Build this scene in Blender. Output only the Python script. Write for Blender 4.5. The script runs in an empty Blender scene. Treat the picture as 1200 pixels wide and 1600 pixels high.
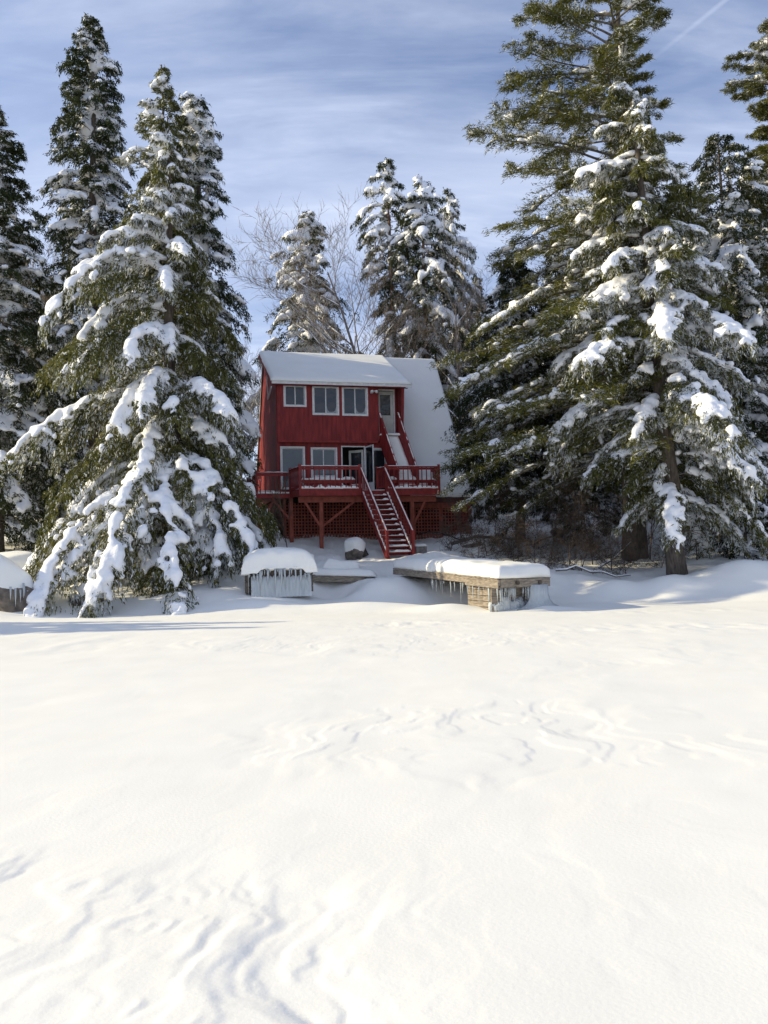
import bpy, math, random
import numpy as np
from mathutils import Vector, Matrix

# ------------------------------------------------------------------ camera, sky, sun, exposure
scene = bpy.context.scene
C = scene.collection
R = math.radians
FPX, CAMH, PITCH, ROLL = 1340.0, 1.6, R(2.78), R(1.3)
cam_d = bpy.data.cameras.new('camera'); cam = bpy.data.objects.new('camera', cam_d); C.objects.link(cam)
cam_d.sensor_fit = 'VERTICAL'; cam_d.sensor_height = 36.0; cam_d.lens = 36.0 * FPX / 1600.0
cam_d.clip_start = 0.1; cam_d.clip_end = 3000
_fw = Vector((0, math.cos(PITCH), math.sin(PITCH))); _r0 = Vector((1, 0, 0)); _u0 = Vector((0, -math.sin(PITCH), math.cos(PITCH)))
_R = math.cos(ROLL) * _r0 - math.sin(ROLL) * _u0; _U = math.cos(ROLL) * _u0 + math.sin(ROLL) * _r0
cam.matrix_world = Matrix(((_R.x, _U.x, -_fw.x, 0), (_R.y, _U.y, -_fw.y, 0), (_R.z, _U.z, -_fw.z, CAMH), (0, 0, 0, 1)))
scene.camera = cam

SUN_EL, SUN_AZ_BACK = R(23), R(3)         # sun low on the left
sdir = Vector((-math.cos(SUN_EL) * math.cos(SUN_AZ_BACK), math.cos(SUN_EL) * math.sin(SUN_AZ_BACK), math.sin(SUN_EL)))
sun_d = bpy.data.lights.new('sun', 'SUN'); sun_d.energy = 5.0; sun_d.angle = R(0.53); sun_d.color = (1.0, 0.86, 0.56)
sun = bpy.data.objects.new('sun', sun_d); C.objects.link(sun)
sun.rotation_euler = sdir.to_track_quat('Z', 'Y').to_euler(); sun.location = (-30, 10, 30)

world = bpy.data.worlds.new('World'); scene.world = world; world.use_nodes = True
nt = world.node_tree; nt.nodes.clear()
def wn(t, **k):
    n = nt.nodes.new(t)
    for a, b in k.items(): setattr(n, a, b)
    return n
def wmath(op, a, b=None, c=None):
    n = wn('ShaderNodeMath', operation=op)
    for i, v in enumerate((a, b, c)):
        if v is None: continue
        if isinstance(v, (int, float)): n.inputs[i].default_value = v
        else: nt.links.new(v, n.inputs[i])
    return n.outputs[0]
sky = wn('ShaderNodeTexSky', sky_type='NISHITA', sun_disc=False)
sky.sun_elevation = SUN_EL; sky.sun_rotation = math.atan2(sdir.x, sdir.y)
sky.air_density = 1.0; sky.dust_density = 0.6; sky.ozone_density = 3.0; sky.altitude = 300
tc = wn('ShaderNodeTexCoord'); sep = wn('ShaderNodeSeparateXYZ'); nt.links.new(tc.outputs['Generated'], sep.inputs[0])
zz = wmath('ADD', wmath('MAXIMUM', sep.outputs[2], 0.0), 0.12)
cx = wmath('DIVIDE', sep.outputs[0], zz); cy = wmath('DIVIDE', sep.outputs[1], zz)
comb = wn('ShaderNodeCombineXYZ'); nt.links.new(cx, comb.inputs[0]); nt.links.new(cy, comb.inputs[1])
def cloud(scale, rot, sx, sy, detail, lo, hi, dist=0.6, loc=(0, 0)):
    mp = wn('ShaderNodeMapping'); mp.inputs['Location'].default_value = (*loc, 0); mp.inputs['Rotation'].default_value = (0, 0, rot); mp.inputs['Scale'].default_value = (sx, sy, 1)
    nt.links.new(comb.outputs[0], mp.inputs[0])
    no = wn('ShaderNodeTexNoise'); no.inputs['Scale'].default_value = scale; no.inputs['Detail'].default_value = detail
    no.inputs['Roughness'].default_value = 0.58; no.inputs['Distortion'].default_value = dist
    nt.links.new(mp.outputs[0], no.inputs['Vector'])
    mr = wn('ShaderNodeMapRange', interpolation_type='SMOOTHSTEP'); mr.inputs[1].default_value = lo; mr.inputs[2].default_value = hi
    nt.links.new(no.outputs[0], mr.inputs[0]); return mr.outputs[0]
CLX, CLY = 9.1, 6.3
c1 = cloud(0.9, R(12), 0.7, 1.4, 7, 0.22, 0.80, 0.5, (CLX, CLY))
c2 = cloud(2.8, R(-25), 0.55, 1.5, 12, 0.42, 0.78, 1.2)
cl = wmath('MINIMUM', wmath('ADD', wmath('MULTIPLY', c1, 0.66), wmath('MULTIPLY', c2, 0.22)), 0.85)
# contrail: a straight thin line in the high cloud plane
def line_mask(p0, p1, w, amt):
    dx, dy = p1[0] - p0[0], p1[1] - p0[1]; L = math.hypot(dx, dy); nx, ny = -dy / L, dx / L
    off = nx * p0[0] + ny * p0[1]
    d = wmath('ABSOLUTE', wmath('SUBTRACT', wmath('ADD', wmath('MULTIPLY', cx, nx), wmath('MULTIPLY', cy, ny)), off))
    mr = wn('ShaderNodeMapRange', interpolation_type='SMOOTHSTEP'); mr.inputs[1].default_value = w; mr.inputs[2].default_value = 0.0
    nt.links.new(d, mr.inputs[0])
    al = wmath('SUBTRACT', wmath('ADD', wmath('MULTIPLY', cx, dx / L), wmath('MULTIPLY', cy, dy / L)), (p0[0] * dx + p0[1] * dy) / L)
    ends = wn('ShaderNodeMapRange', interpolation_type='SMOOTHSTEP'); ends.inputs[1].default_value = -0.05; ends.inputs[2].default_value = 0.25
    nt.links.new(al, ends.inputs[0])
    far = wn('ShaderNodeMapRange', interpolation_type='SMOOTHSTEP'); far.inputs[1].default_value = 3.0; far.inputs[2].default_value = 2.0
    nt.links.new(al, far.inputs[0])
    return wmath('MULTIPLY', wmath('MULTIPLY', wmath('MULTIPLY', mr.outputs[0], amt), ends.outputs[0]), far.outputs[0])
def cam_ray(px, py):
    return _fw + _R * ((px - 600) / FPX) - _U * ((py - 800) / FPX)
def plane_pt(px, py):
    d = cam_ray(px, py).normalized(); return (d.x / (d.z + 0.12), d.y / (d.z + 0.12))
trail = line_mask(plane_pt(1000, 108), plane_pt(1140, -5), 0.008, 0.20)
veil = wn('ShaderNodeMapRange', interpolation_type='SMOOTHSTEP'); veil.inputs[1].default_value = 0.62; veil.inputs[2].default_value = 0.05
veil.inputs[3].default_value = 0.0; veil.inputs[4].default_value = 0.42; nt.links.new(sep.outputs[2], veil.inputs[0])
cl = wmath('MINIMUM', wmath('ADD', wmath('ADD', cl, veil.outputs[0]), trail), 0.95)
mix = wn('ShaderNodeMix', data_type='RGBA'); nt.links.new(cl, mix.inputs[0])
tint = wn('ShaderNodeMix', data_type='RGBA', blend_type='MULTIPLY'); tint.inputs[0].default_value = 1.0
nt.links.new(sky.outputs[0], tint.inputs[6]); tint.inputs[7].default_value = (0.84, 0.96, 1.20, 1)
nt.links.new(tint.outputs[2], mix.inputs[6]); mix.inputs[7].default_value = (6.4, 7.1, 8.8, 1)
bg = wn('ShaderNodeBackground'); bg.inputs[1].default_value = 0.112
out = wn('ShaderNodeOutputWorld'); nt.links.new(mix.outputs[2], bg.inputs[0]); nt.links.new(bg.outputs[0], out.inputs[0])
scene.view_settings.view_transform = 'Standard'; scene.view_settings.look = 'None'
scene.view_settings.exposure = 0.20; scene.view_settings.gamma = 1.0; scene.view_settings.use_curve_mapping = False
scene.cycles.max_bounces = 6; scene.cycles.diffuse_bounces = 3; scene.cycles.glossy_bounces = 2; scene.cycles.transmission_bounces = 4; scene.cycles.caustics_reflective = False; scene.cycles.caustics_refractive = False

# ------------------------------------------------------------------ pixel helpers (used once, to survey real positions)
CAM = Vector((0, 0, CAMH))
def atY(px, py, Y):
    d = cam_ray(px, py); return CAM + d * (Y / d.y)

# ------------------------------------------------------------------ noise
def _hash(ix, iy, seed):
    h = (ix.astype(np.int64) * 374761393 + iy.astype(np.int64) * 668265263 + seed * 1442695041) & 0xFFFFFFFF
    h = ((h ^ (h >> 13)) * 1274126177) & 0xFFFFFFFF
    return ((h ^ (h >> 16)) & 0xFFFFFF) / float(0xFFFFFF)
def vnoise(x, y, seed=0):
    ix = np.floor(x); iy = np.floor(y); fx = x - ix; fy = y - iy
    fx = fx * fx * fx * (fx * (fx * 6 - 15) + 10); fy = fy * fy * fy * (fy * (fy * 6 - 15) + 10)
    a = _hash(ix, iy, seed); b = _hash(ix + 1, iy, seed); c = _hash(ix, iy + 1, seed); d = _hash(ix + 1, iy + 1, seed)
    return (a + (b - a) * fx) * (1 - fy) + (c + (d - c) * fx) * fy
def fbm(x, y, seed=0, oct=4, gain=0.5):
    s = 0; a = 1; t = 0
    for i in range(oct):
        s = s + a * vnoise(x * 2 ** i + 17.3 * i, y * 2 ** i - 9.1 * i, seed + i); t += a; a *= gain
    return s / t
def sstep(a, b, x):
    t = np.clip((x - a) / (b - a), 0, 1); return t * t * (3 - 2 * t)

# ------------------------------------------------------------------ materials
def new_mat(name):
    m = bpy.data.materials.new(name); m.use_nodes = True
    n = m.node_tree; b = n.nodes['Principled BSDF']; return m, n, b
def ramp_mat(name, c0, c1, scale=(1, 1, 1), nscale=6.0, rough=0.7, bump=0.0, bscale=30.0, detail=5, lo=0.3, hi=0.7, bdist=0.02, spec=0.3):
    m, n, b = new_mat(name)
    t = n.nodes.new('ShaderNodeTexCoord'); mp = n.nodes.new('ShaderNodeMapping'); mp.inputs['Scale'].default_value = scale
    n.links.new(t.outputs['Object'], mp.inputs[0])
    no = n.nodes.new('ShaderNodeTexNoise'); no.inputs['Scale'].default_value = nscale; no.inputs['Detail'].default_value = detail
    n.links.new(mp.outputs[0], no.inputs['Vector'])
    cr = n.nodes.new('ShaderNodeValToRGB'); cr.color_ramp.elements[0].position = lo; cr.color_ramp.elements[1].position = hi
    cr.color_ramp.elements[0].color = (*c0, 1); cr.color_ramp.elements[1].color = (*c1, 1)
    n.links.new(no.outputs[0], cr.inputs[0]); n.links.new(cr.outputs[0], b.inputs['Base Color'])
    b.inputs['Roughness'].default_value = rough; b.inputs['Specular IOR Level'].default_value = spec
    if bump:
        n2 = n.nodes.new('ShaderNodeTexNoise'); n2.inputs['Scale'].default_value = bscale; n2.inputs['Detail'].default_value = 4
        n.links.new(mp.outputs[0], n2.inputs['Vector'])
        bp = n.nodes.new('ShaderNodeBump'); bp.inputs['Strength'].default_value = bump; bp.inputs['Distance'].default_value = bdist
        n.links.new(n2.outputs[0], bp.inputs['Height']); n.links.new(bp.outputs[0], b.inputs['Normal'])
    return m
M = {}
M['snow'] = ramp_mat('snow', (0.87, 0.86, 0.81), (0.91, 0.90, 0.85), nscale=1.2, rough=0.75, bump=0.22, bscale=45, bdist=0.006, spec=0.2)
M['tree_snow'] = ramp_mat('tree_snow', (0.84, 0.86, 0.89), (0.91, 0.91, 0.92), nscale=3, rough=0.8, bump=0.6, bscale=16, bdist=0.03, spec=0.15)
M['bark'] = ramp_mat('bark', (0.05, 0.042, 0.035), (0.16, 0.13, 0.105), scale=(1, 1, 0.25), nscale=14, rough=0.95, bump=0.9, bscale=22, bdist=0.03)
M['limb'] = ramp_mat('limb', (0.07, 0.06, 0.05), (0.19, 0.17, 0.145), nscale=9, rough=0.95, bump=0.5, bscale=30)
M['red_bark'] = ramp_mat('red_bark', (0.10, 0.06, 0.04), (0.26, 0.15, 0.10), scale=(1, 1, 0.3), nscale=10, rough=0.95, bump=0.8, bscale=18, bdist=0.03)
M['twig'] = ramp_mat('twig', (0.12, 0.10, 0.085), (0.26, 0.22, 0.19), nscale=8, rough=0.9)
M['deadtwig'] = ramp_mat('deadtwig', (0.06, 0.045, 0.035), (0.15, 0.11, 0.085), nscale=8, rough=0.9)
M['rock'] = ramp_mat('rock', (0.07, 0.058, 0.048), (0.25, 0.21, 0.17), nscale=5, rough=0.9, bump=0.8, bscale=9, bdist=0.05)
M['ice'] = ramp_mat('ice', (0.62, 0.68, 0.70), (0.80, 0.84, 0.85), scale=(3, 3, 0.5), nscale=6, rough=0.22, bump=0.6, bscale=12, bdist=0.02, spec=0.5)
M['ice'].node_tree.nodes['Principled BSDF'].inputs['Transmission Weight'].default_value = 0.35
M['white'] = ramp_mat('white_trim', (0.62, 0.62, 0.60), (0.80, 0.80, 0.79), nscale=7, rough=0.5)
M['door'] = ramp_mat('door_paint', (0.50, 0.50, 0.46), (0.60, 0.60, 0.55), nscale=5, rough=0.45)
M['red'] = ramp_mat('red_paint', (0.16, 0.016, 0.015), (0.32, 0.036, 0.030), scale=(1, 1, 0.4), nscale=7, rough=0.6, bump=0.25, bscale=24)
M['brown'] = ramp_mat('red_brown_stain', (0.19, 0.05, 0.032), (0.36, 0.10, 0.064), scale=(1, 1, 0.5), nscale=8, rough=0.8, bump=0.3, bscale=24)
M['grey_wood'] = ramp_mat('weathered_wood', (0.13, 0.11, 0.09), (0.38, 0.32, 0.25), scale=(1.2, 1.2, 6), nscale=5, rough=0.85, bump=0.6, bscale=14)
M['dark'] = ramp_mat('shade_black', (0.008, 0.007, 0.007), (0.02, 0.018, 0.016), nscale=3, rough=0.9)  # near-black standing in for shade behind the openings and the lattice
M['roofing'] = ramp_mat('roofing', (0.07, 0.03, 0.026), (0.12, 0.05, 0.04), nscale=9, rough=0.9)
M['black'] = ramp_mat('black_pipe', (0.012, 0.012, 0.012), (0.03, 0.03, 0.03), nscale=9, rough=0.5)
M['concrete'] = ramp_mat('concrete', (0.16, 0.15, 0.14), (0.30, 0.28, 0.26), nscale=9, rough=0.9, bump=0.4)
def glass_mat(name, col, rough):
    m = ramp_mat(name, tuple(c * 0.7 for c in col), col, nscale=1.3, rough=rough, spec=0.6, bump=0.25, bscale=1.7, bdist=0.05)
    return m
M['glass'] = glass_mat('window_glass', (0.022, 0.026, 0.032), 0.06)  # opaque panes; the darkness of the room behind is put into their colour
M['glass_reflect'] = glass_mat('window_glass_reflect', (0.075, 0.10, 0.115), 0.08)  # lower panes: a grey-blue reflection is put into the base colour
M['frost'] = ramp_mat('frosted_glass', (0.22, 0.24, 0.26), (0.36, 0.38, 0.40), nscale=8, rough=0.4)
# grooved vertical siding
def siding_mat():
    m = ramp_mat('red_siding', (0.145, 0.014, 0.015), (0.31, 0.034, 0.032), scale=(2, 2, 0.35), nscale=3.5, rough=0.62)
    n = m.node_tree; b = n.nodes['Principled BSDF']
    t = n.nodes.new('ShaderNodeTexCoord'); s = n.nodes.new('ShaderNodeSeparateXYZ'); n.links.new(t.outputs['Object'], s.inputs[0])
    def mm(op, a, v):
        q = n.nodes.new('ShaderNodeMath'); q.operation = op; n.links.new(a, q.inputs[0]); q.inputs[1].default_value = v; return q.outputs[0]
    ad = n.nodes.new('ShaderNodeMath'); ad.operation = 'ADD'; n.links.new(s.outputs[0], ad.inputs[0]); n.links.new(s.outputs[1], ad.inputs[1])
    f = mm('FRACT', mm('MULTIPLY', ad.outputs[0], 5.0), 0)
    g = mm('GREATER_THAN', f, 0.10)
    bp = n.nodes.new('ShaderNodeBump'); bp.inputs['Strength'].default_value = 1.0; bp.inputs['Distance'].default_value = 0.012
    n.links.new(g, bp.inputs['Height']); n.links.new(bp.outputs[0], b.inputs['Normal'])
    return m
M['siding'] = siding_mat()
def foliage_mat(name, trans):
    m = bpy.data.materials.new(name); m.use_nodes = True; n = m.node_tree; n.nodes.clear()
    at = n.nodes.new('ShaderNodeAttribute'); at.attribute_name = 'Col'
    d = n.nodes.new('ShaderNodeBsdfDiffuse'); t = n.nodes.new('ShaderNodeBsdfTranslucent'); mx = n.nodes.new('ShaderNodeMixShader'); o = n.nodes.new('ShaderNodeOutputMaterial')
    n.links.new(at.outputs['Color'], d.inputs[0]); n.links.new(at.outputs['Color'], t.inputs[0]); mx.inputs[0].default_value = trans
    n.links.new(d.outputs[0], mx.inputs[1]); n.links.new(t.outputs[0], mx.inputs[2]); n.links.new(mx.outputs[0], o.inputs[0]); return m
M['needles'] = foliage_mat('needles', 0.32)

# ------------------------------------------------------------------ object helpers
def link(name, me, mat, parent=None):
    if mat is not None: me.materials.append(mat)
    o = bpy.data.objects.new(name, me); C.objects.link(o)
    if parent is not None: o.parent = parent
    return o
def tag(o, label, cat, group=None):
    o['label'] = label; o['category'] = cat
    if group: o['group'] = group
    return o
def thing(name, label, cat, loc=(0, 0, 0), rotz=0.0, group=None):
    o = bpy.data.objects.new(name, None); C.objects.link(o); o.location = loc; o.rotation_euler = (0, 0, rotz); o.empty_display_size = 0.2
    return tag(o, label, cat, group)
def np_mesh(name, verts, tris=None, quads=None, smooth=False, col=None):
    me = bpy.data.meshes.new(name); v = np.ascontiguousarray(verts, dtype=np.float32)
    f = tris if tris is not None else quads; k = 3 if tris is not None else 4
    f = np.ascontiguousarray(f, dtype=np.int32)
    me.vertices.add(len(v)); me.vertices.foreach_set('co', v.ravel())
    me.loops.add(f.size); me.loops.foreach_set('vertex_index', f.ravel())
    me.polygons.add(len(f)); me.polygons.foreach_set('loop_start', np.arange(0, f.size, k, dtype=np.int32))
    me.polygons.foreach_set('loop_total', np.full(len(f), k, dtype=np.int32))
    if smooth: me.polygons.foreach_set('use_smooth', np.ones(len(f), dtype=bool))
    if col is not None:
        a = me.color_attributes.new('Col', 'FLOAT_COLOR', 'POINT'); c = np.ones((len(v), 4), dtype=np.float32); c[:, :3] = col
        a.data.foreach_set('color', c.ravel())
    me.update(calc_edges=True); return me
class MB:
    def __init__(s, off=(0, 0, 0)): s.v = []; s.f = []; s.off = Vector(off)
    def add(s, vs, fs):
        b = len(s.v); s.v += [tuple(Vector(p) - s.off) for p in vs]; s.f += [tuple(i + b for i in q) for q in fs]; return s
    BF = [(0, 3, 2, 1), (4, 5, 6, 7), (0, 1, 5, 4), (1, 2, 6, 5), (2, 3, 7, 6), (3, 0, 4, 7)]
    def box(s, x0, x1, y0, y1, z0, z1):
        x0, x1 = sorted((x0, x1)); y0, y1 = sorted((y0, y1)); z0, z1 = sorted((z0, z1))
        return s.add([(x0, y0, z0), (x1, y0, z0), (x1, y1, z0), (x0, y1, z0), (x0, y0, z1), (x1, y0, z1), (x1, y1, z1), (x0, y1, z1)], s.BF)
    def beam(s, a, b, w, h, up=(0, 0, 1)):
        a = Vector(a); b = Vector(b); d = (b - a).normalized(); u = Vector(up)
        l = d.cross(u)
        if l.length < 1e-4: l = d.cross(Vector((0, 1, 0)))
        l.normalize(); u = l.cross(d); l *= w / 2; u *= h / 2
        return s.add([a - l - u, a + l - u, a + l + u, a - l + u, b - l - u, b + l - u, b + l + u, b - l + u],
                     [(0, 1, 2, 3), (7, 6, 5, 4), (0, 4, 5, 1), (1, 5, 6, 2), (2, 6, 7, 3), (3, 7, 4, 0)])
    def tube(s, pts, rad, n=6, cap=True):
        pts = [Vector(p) for p in pts]; vs = []; fs = []
        for i, p in enumerate(pts):
            d = (pts[min(i + 1, len(pts) - 1)] - pts[max(i - 1, 0)]).normalized()
            l = d.cross(Vector((0.13, 0.31, 0.94))); l.normalize(); u = l.cross(d); r = rad[i] if hasattr(rad, '__len__') else rad
            for k in range(n):
                t = 2 * math.pi * k / n; vs.append(p + l * (r * math.cos(t)) + u * (r * math.sin(t)))
        for i in range(len(pts) - 1):
            for k in range(n):
                fs.append((i * n + k, i * n + (k + 1) % n, (i + 1) * n + (k + 1) % n, (i + 1) * n + k))
        if cap: fs += [tuple(range(n))[::-1], tuple(range((len(pts) - 1) * n, len(pts) * n))]
        return s.add(vs, fs)
    def prism(s, poly, x0, x1):                       # polygon in (y, z), extruded along x
        n = len(poly); vs = [(x0, y, z) for y, z in poly] + [(x1, y, z) for y, z in poly]
        fs = [tuple(range(n)), tuple(range(2 * n - 1, n - 1, -1))] + [(i, i + n, (i + 1) % n + n, (i + 1) % n) for i in range(n)]
        return s.add(vs, fs)
    def mesh(s, name, smooth=False, bevel=0.0):
        me = bpy.data.meshes.new(name); me.from_pydata(s.v, [], s.f); me.update()
        import bmesh
        bm = bmesh.new(); bm.from_mesh(me); bmesh.ops.recalc_face_normals(bm, faces=bm.faces)
        if bevel: bmesh.ops.bevel(bm, geom=list(bm.edges), offset=bevel, segments=1, affect='EDGES')
        bm.to_mesh(me); bm.free()
        if smooth: me.polygons.foreach_set('use_smooth', [True] * len(me.polygons))
        return me
    def build(s, name, mat, parent=None, smooth=False, bevel=0.0):
        return link(name, s.mesh(name, smooth, bevel), mat, parent)

def snow_slab(name, a, b, c, d, th, parent, nx=24, ny=10, edge=0.25, lump=0.35, seed=1, off=(0, 0, 0), nscale=2.0, sag=0.02, mat='snow', normal=None):
    """pillow of snow over the quad a-b-c-d (a->b along, a->d across), thickness th along normal; rounded rim, real volume"""
    a, b, c, d = [np.array(p, float) - np.array(off, float) for p in (a, b, c, d)]
    N = np.array(normal if normal is not None else (0, 0, 1), float)
    s, t = np.meshgrid(np.linspace(0, 1, nx), np.linspace(0, 1, ny), indexing='ij')
    La = np.linalg.norm(b - a); Lb = np.linalg.norm(d - a)
    def pos(s, t): return ((1 - s) * (1 - t))[..., None] * a + (s * (1 - t))[..., None] * b + (s * t)[..., None] * c + ((1 - s) * t)[..., None] * d
    ew = max(edge, 1e-3)
    ds = np.minimum(s, 1 - s) * La; dt = np.minimum(t, 1 - t) * Lb
    e = np.minimum(np.clip(ds / ew, 0, 1), np.clip(dt / ew, 0, 1))
    prof = 0.25 + 0.75 * np.sqrt(np.clip(1 - (1 - e) ** 2, 0, 1))
    n1 = fbm(s * La * nscale + seed * 3.7, t * Lb * nscale - seed * 1.9, seed, 3)
    h = th * prof * (1 + lump * (n1 - 0.5) * 2)
    P = pos(s, t)
    wob = (fbm(s * La * 3 + 5, t * Lb * 3 + seed, seed + 9, 2) - 0.5)[..., None]
    out = (P - P.mean(axis=(0, 1))); out /= np.linalg.norm(out, axis=-1, keepdims=True) + 1e-6
    rim = (e < 0.02)[..., None]
    P = P + out * rim * (sag + wob * th * 0.5)
    top = P + h[..., None] * N; bot = P - 0.012 * N
    V = np.concatenate([top.reshape(-1, 3), bot.reshape(-1, 3)]); n = nx * ny
    idx = np.arange(n).reshape(nx, ny)
    q = np.stack([idx[:-1, :-1], idx[1:, :-1], idx[1:, 1:], idx[:-1, 1:]], -1).reshape(-1, 4)
    Q = [q, q[:, ::-1] + n]
    ring = np.concatenate([idx[:, 0], idx[-1, 1:], idx[-2::-1, -1], idx[0, -2:0:-1]])
    r2 = np.roll(ring, -1); Q.append(np.stack([ring, ring + n, r2 + n, r2], -1))
    me = np_mesh(name, V, quads=np.concatenate(Q), smooth=True)
    return link(name, me, M[mat], parent)

def snow_strip(name, p0, p1, w, h, parent, seed=1, off=(0, 0, 0), lump=0.8, nscale=5):
    p0 = Vector(p0); p1 = Vector(p1); d = (p1 - p0); l = Vector((d.y, -d.x, 0)); l.normalize(); l *= w / 2
    n = max(8, int(d.length / 0.06))
    return snow_slab(name, p0 + l, p1 + l, p1 - l, p0 - l, h, parent, nx=n, ny=5, edge=w * 0.5, lump=lump, seed=seed, off=off, nscale=nscale, sag=0.01)

# icosphere template
def _ico(sub):
    import bmesh
    bm = bmesh.new(); bmesh.ops.create_icosphere(bm, subdivisions=sub, radius=1.0)
    v = np.array([x.co[:] for x in bm.verts]); f = np.array([[y.index for y in x.verts] for x in bm.faces]); bm.free(); return v, f
ICO1, ICO1F = _ico(1); ICO2, ICO2F = _ico(2); ICO4, ICO4F = _ico(4)

# ------------------------------------------------------------------ ground: frozen lake and snowy bank, one sheet
MOUNDS = [  # x, y, radius x, radius y, height
    (10.6, 25.8, 1.5, 0.9, 0.50), (6.9, 25.9, 0.8, 0.7, 0.38), (8.4, 25.6, 0.8, 0.7, 0.42), (5.9, 27.6, 1.3, 0.9, 0.2),
    (4.2, 33.0, 1.0, 0.7, 0.35), (-0.1, 26.5, 1.0, 1.0, 0.34), (-1.75, 27.0, 0.85, 0.9, -0.62), (1.6, 30.6, 1.3, 0.9, 0.35), (-2.1, 29.5, 1.0, 0.8, 0.25),
    (-3.3, 27.6, 1.2, 1.0, 0.35), (-0.6, 24.2, 1.9, 0.55, 0.22), (1.7, 23.4, 1.0, 0.45, 0.20), (-3.6, 24.3, 1.3, 0.5, 0.15),
    (-11.2, 25.0, 1.6, 1.2, 0.55), (-6.5, 25.2, 3.5, 0.7, 0.18), (13.5, 26.0, 2.0, 1.2, 0.3), (2.0, 24.3, .9, .5, .12), (4.2, 22.9, 0.9, 0.4, 0.12), (1.9, 25.2, 0.9, 1.0, -0.30), (-4.0, 27.3, 1.1, 0.9, 0.55)]
def shore(x): return 25.2 + 0.5 * np.sin(x * 0.33 + 0.4) + 0.35 * np.sin(x * 0.81 + 2)
def ledges(x, y, ang, freq, warp, step, amp, seed, aniso=0.4, soft=0.35):
    """wind eroded snow: smooth scallops cut into thin layers; heights in metres round zero"""
    ca, sa = math.cos(ang), math.sin(ang); u = x * ca + y * sa; v = -x * sa + y * ca
    wu = u + warp * (fbm(u * freq * 0.9 + 4, v * freq * 0.9, seed + 3, 4) - 0.5) * 2
    n = (fbm(wu * freq, v * freq * aniso, seed, 5, 0.55) - 0.5) * 2 * amp
    t = n / step; k = np.floor(t); fr = t - k
    w = sstep(0.35, 0.6, fbm(x * 1.7 * freq, y * 1.2 * freq, seed + 8, 3))
    return n * (1 - 0.9 * w) + 0.9 * w * step * (k + sstep(1 - soft, 1, fr) + 0.0 * fr)
def terrain(x, y):
    z = 0.03 * (fbm(x * 0.22, y * 0.22, 5, 3) - 0.5) + 0.016 * (fbm(x * 0.9 + 3, y * 0.5, 8, 3) - 0.5)
    # wind crust ledges, patchy
    jn = fbm(x * 1.5 + 2.2, y * 1.1 - 0.7, 31, 3) - 0.5
    near = sstep(-0.2, 0.5, 4.95 - 0.35 * (x + 2.2) - y + 0.9 * jn) * sstep(0.45, -0.15, x + 0.8 * jn) * sstep(-6, -4, x) * sstep(0, 1, y)
    if np.ndim(near) and near.max() > 0: z = z + near * (ledges(x, y, R(-18), 1.7, 0.42, 0.0062, 0.040, 47, 0.28, 0.2) + 0.005)
    jm = fbm(x * 0.55 + 8, y * 0.6 + 3, 61, 3) - 0.5
    mid = sstep(1.0, 0.35, ((x - 1.0) / 3.3) ** 2 + ((y - 7.4) / 1.9) ** 2 + 1.6 * jm)
    far = sstep(0.50, 0.62, fbm(x * 0.18 + 3, y * 0.25 + 1, 66, 3)) * sstep(8.5, 10, y) * sstep(22, 17, y)
    z = z + np.maximum(np.minimum(mid + far * 0.8, 1), 0.18 * sstep(30, 22, y)) * ledges(x, y, R(-12), 0.8, 0.7, 0.0065, 0.042, 70, 0.35, 0.2)
    # trodden, broken snow right of the dock and a track in front of it
    tr = np.exp(-((x - 6.2) / 3.2) ** 2 - ((y - 17.2) / 0.9) ** 2) + 0.8 * np.exp(-((x - 0.6) / 1.6) ** 2 - ((y - 19.5) / 1.1) ** 2) + np.exp(-((x - 8.0) / 3) ** 2 - ((y - 21.6) / 0.5) ** 2)
    z = z + np.clip(tr, 0, 1) * 0.07 * (fbm(x * 3.1, y * 2.4, 120, 3) - 0.52)
    s = y - shore(x)
    bank = np.interp(s, [-2.2, -0.9, 0, 1.5, 4, 7, 12, 25, 60, 120], [0, 0.06, 0.22, 0.62, 1.05, 1.45, 2.42, 4.0, 7.5, 12])
    rough = sstep(-1.0, 3.5, s)
    z = z + bank + rough * (0.34 * (fbm(x * 0.55, y * 0.55, 150, 4) - 0.5) + 0.15 * (fbm(x * 2.1, y * 2.1, 170, 3) - 0.5) + 0.05 * (fbm(x * 6, y * 6, 190, 2) - 0.5))
    for mx, my, rx, ry, h in MOUNDS: z = z + h * np.exp(-((x - mx) / rx) ** 2 - ((y - my) / ry) ** 2)
    return z
def gz(x, y): return float(terrain(np.array([float(x)]), np.array([float(y)]))[0])
def graded(stops):                                  # stops: (coordinate, step)
    v = [stops[0][0]]
    while v[-1] < stops[-1][0]:
        st = np.interp(v[-1], [q[0] for q in stops], [q[1] for q in stops]); v.append(v[-1] + st)
    return np.array(v)
gx = graded([(0, 0.016), (2.2, 0.020), (6, 0.07), (14, 0.13), (22, 0.8), (150, 18)]); gx = np.concatenate([-gx[:0:-1], gx])
gy = graded([(-40, 8), (-4, 1.2), (2.4, 0.05), (2.6, 0.016), (5, 0.026), (8, 0.05), (14, 0.085), (24, 0.15), (38, 0.22), (46, 1.0), (150, 12)])
X, Y = np.meshgrid(gx, gy, indexing='ij'); Z = terrain(X, Y)
idx = np.arange(X.size).reshape(X.shape)
q = np.stack([idx[:-1, :-1], idx[1:, :-1], idx[1:, 1:], idx[:-1, 1:]], -1).reshape(-1, 4)
g = link('snow_ground', np_mesh('snow_ground', np.stack([X, Y, Z], -1).reshape(-1, 3), quads=q, smooth=True), M['snow'])
g['kind'] = 'structure'; g['label'] = 'wind crusted snow over the frozen lake and its rising bank'

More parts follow.
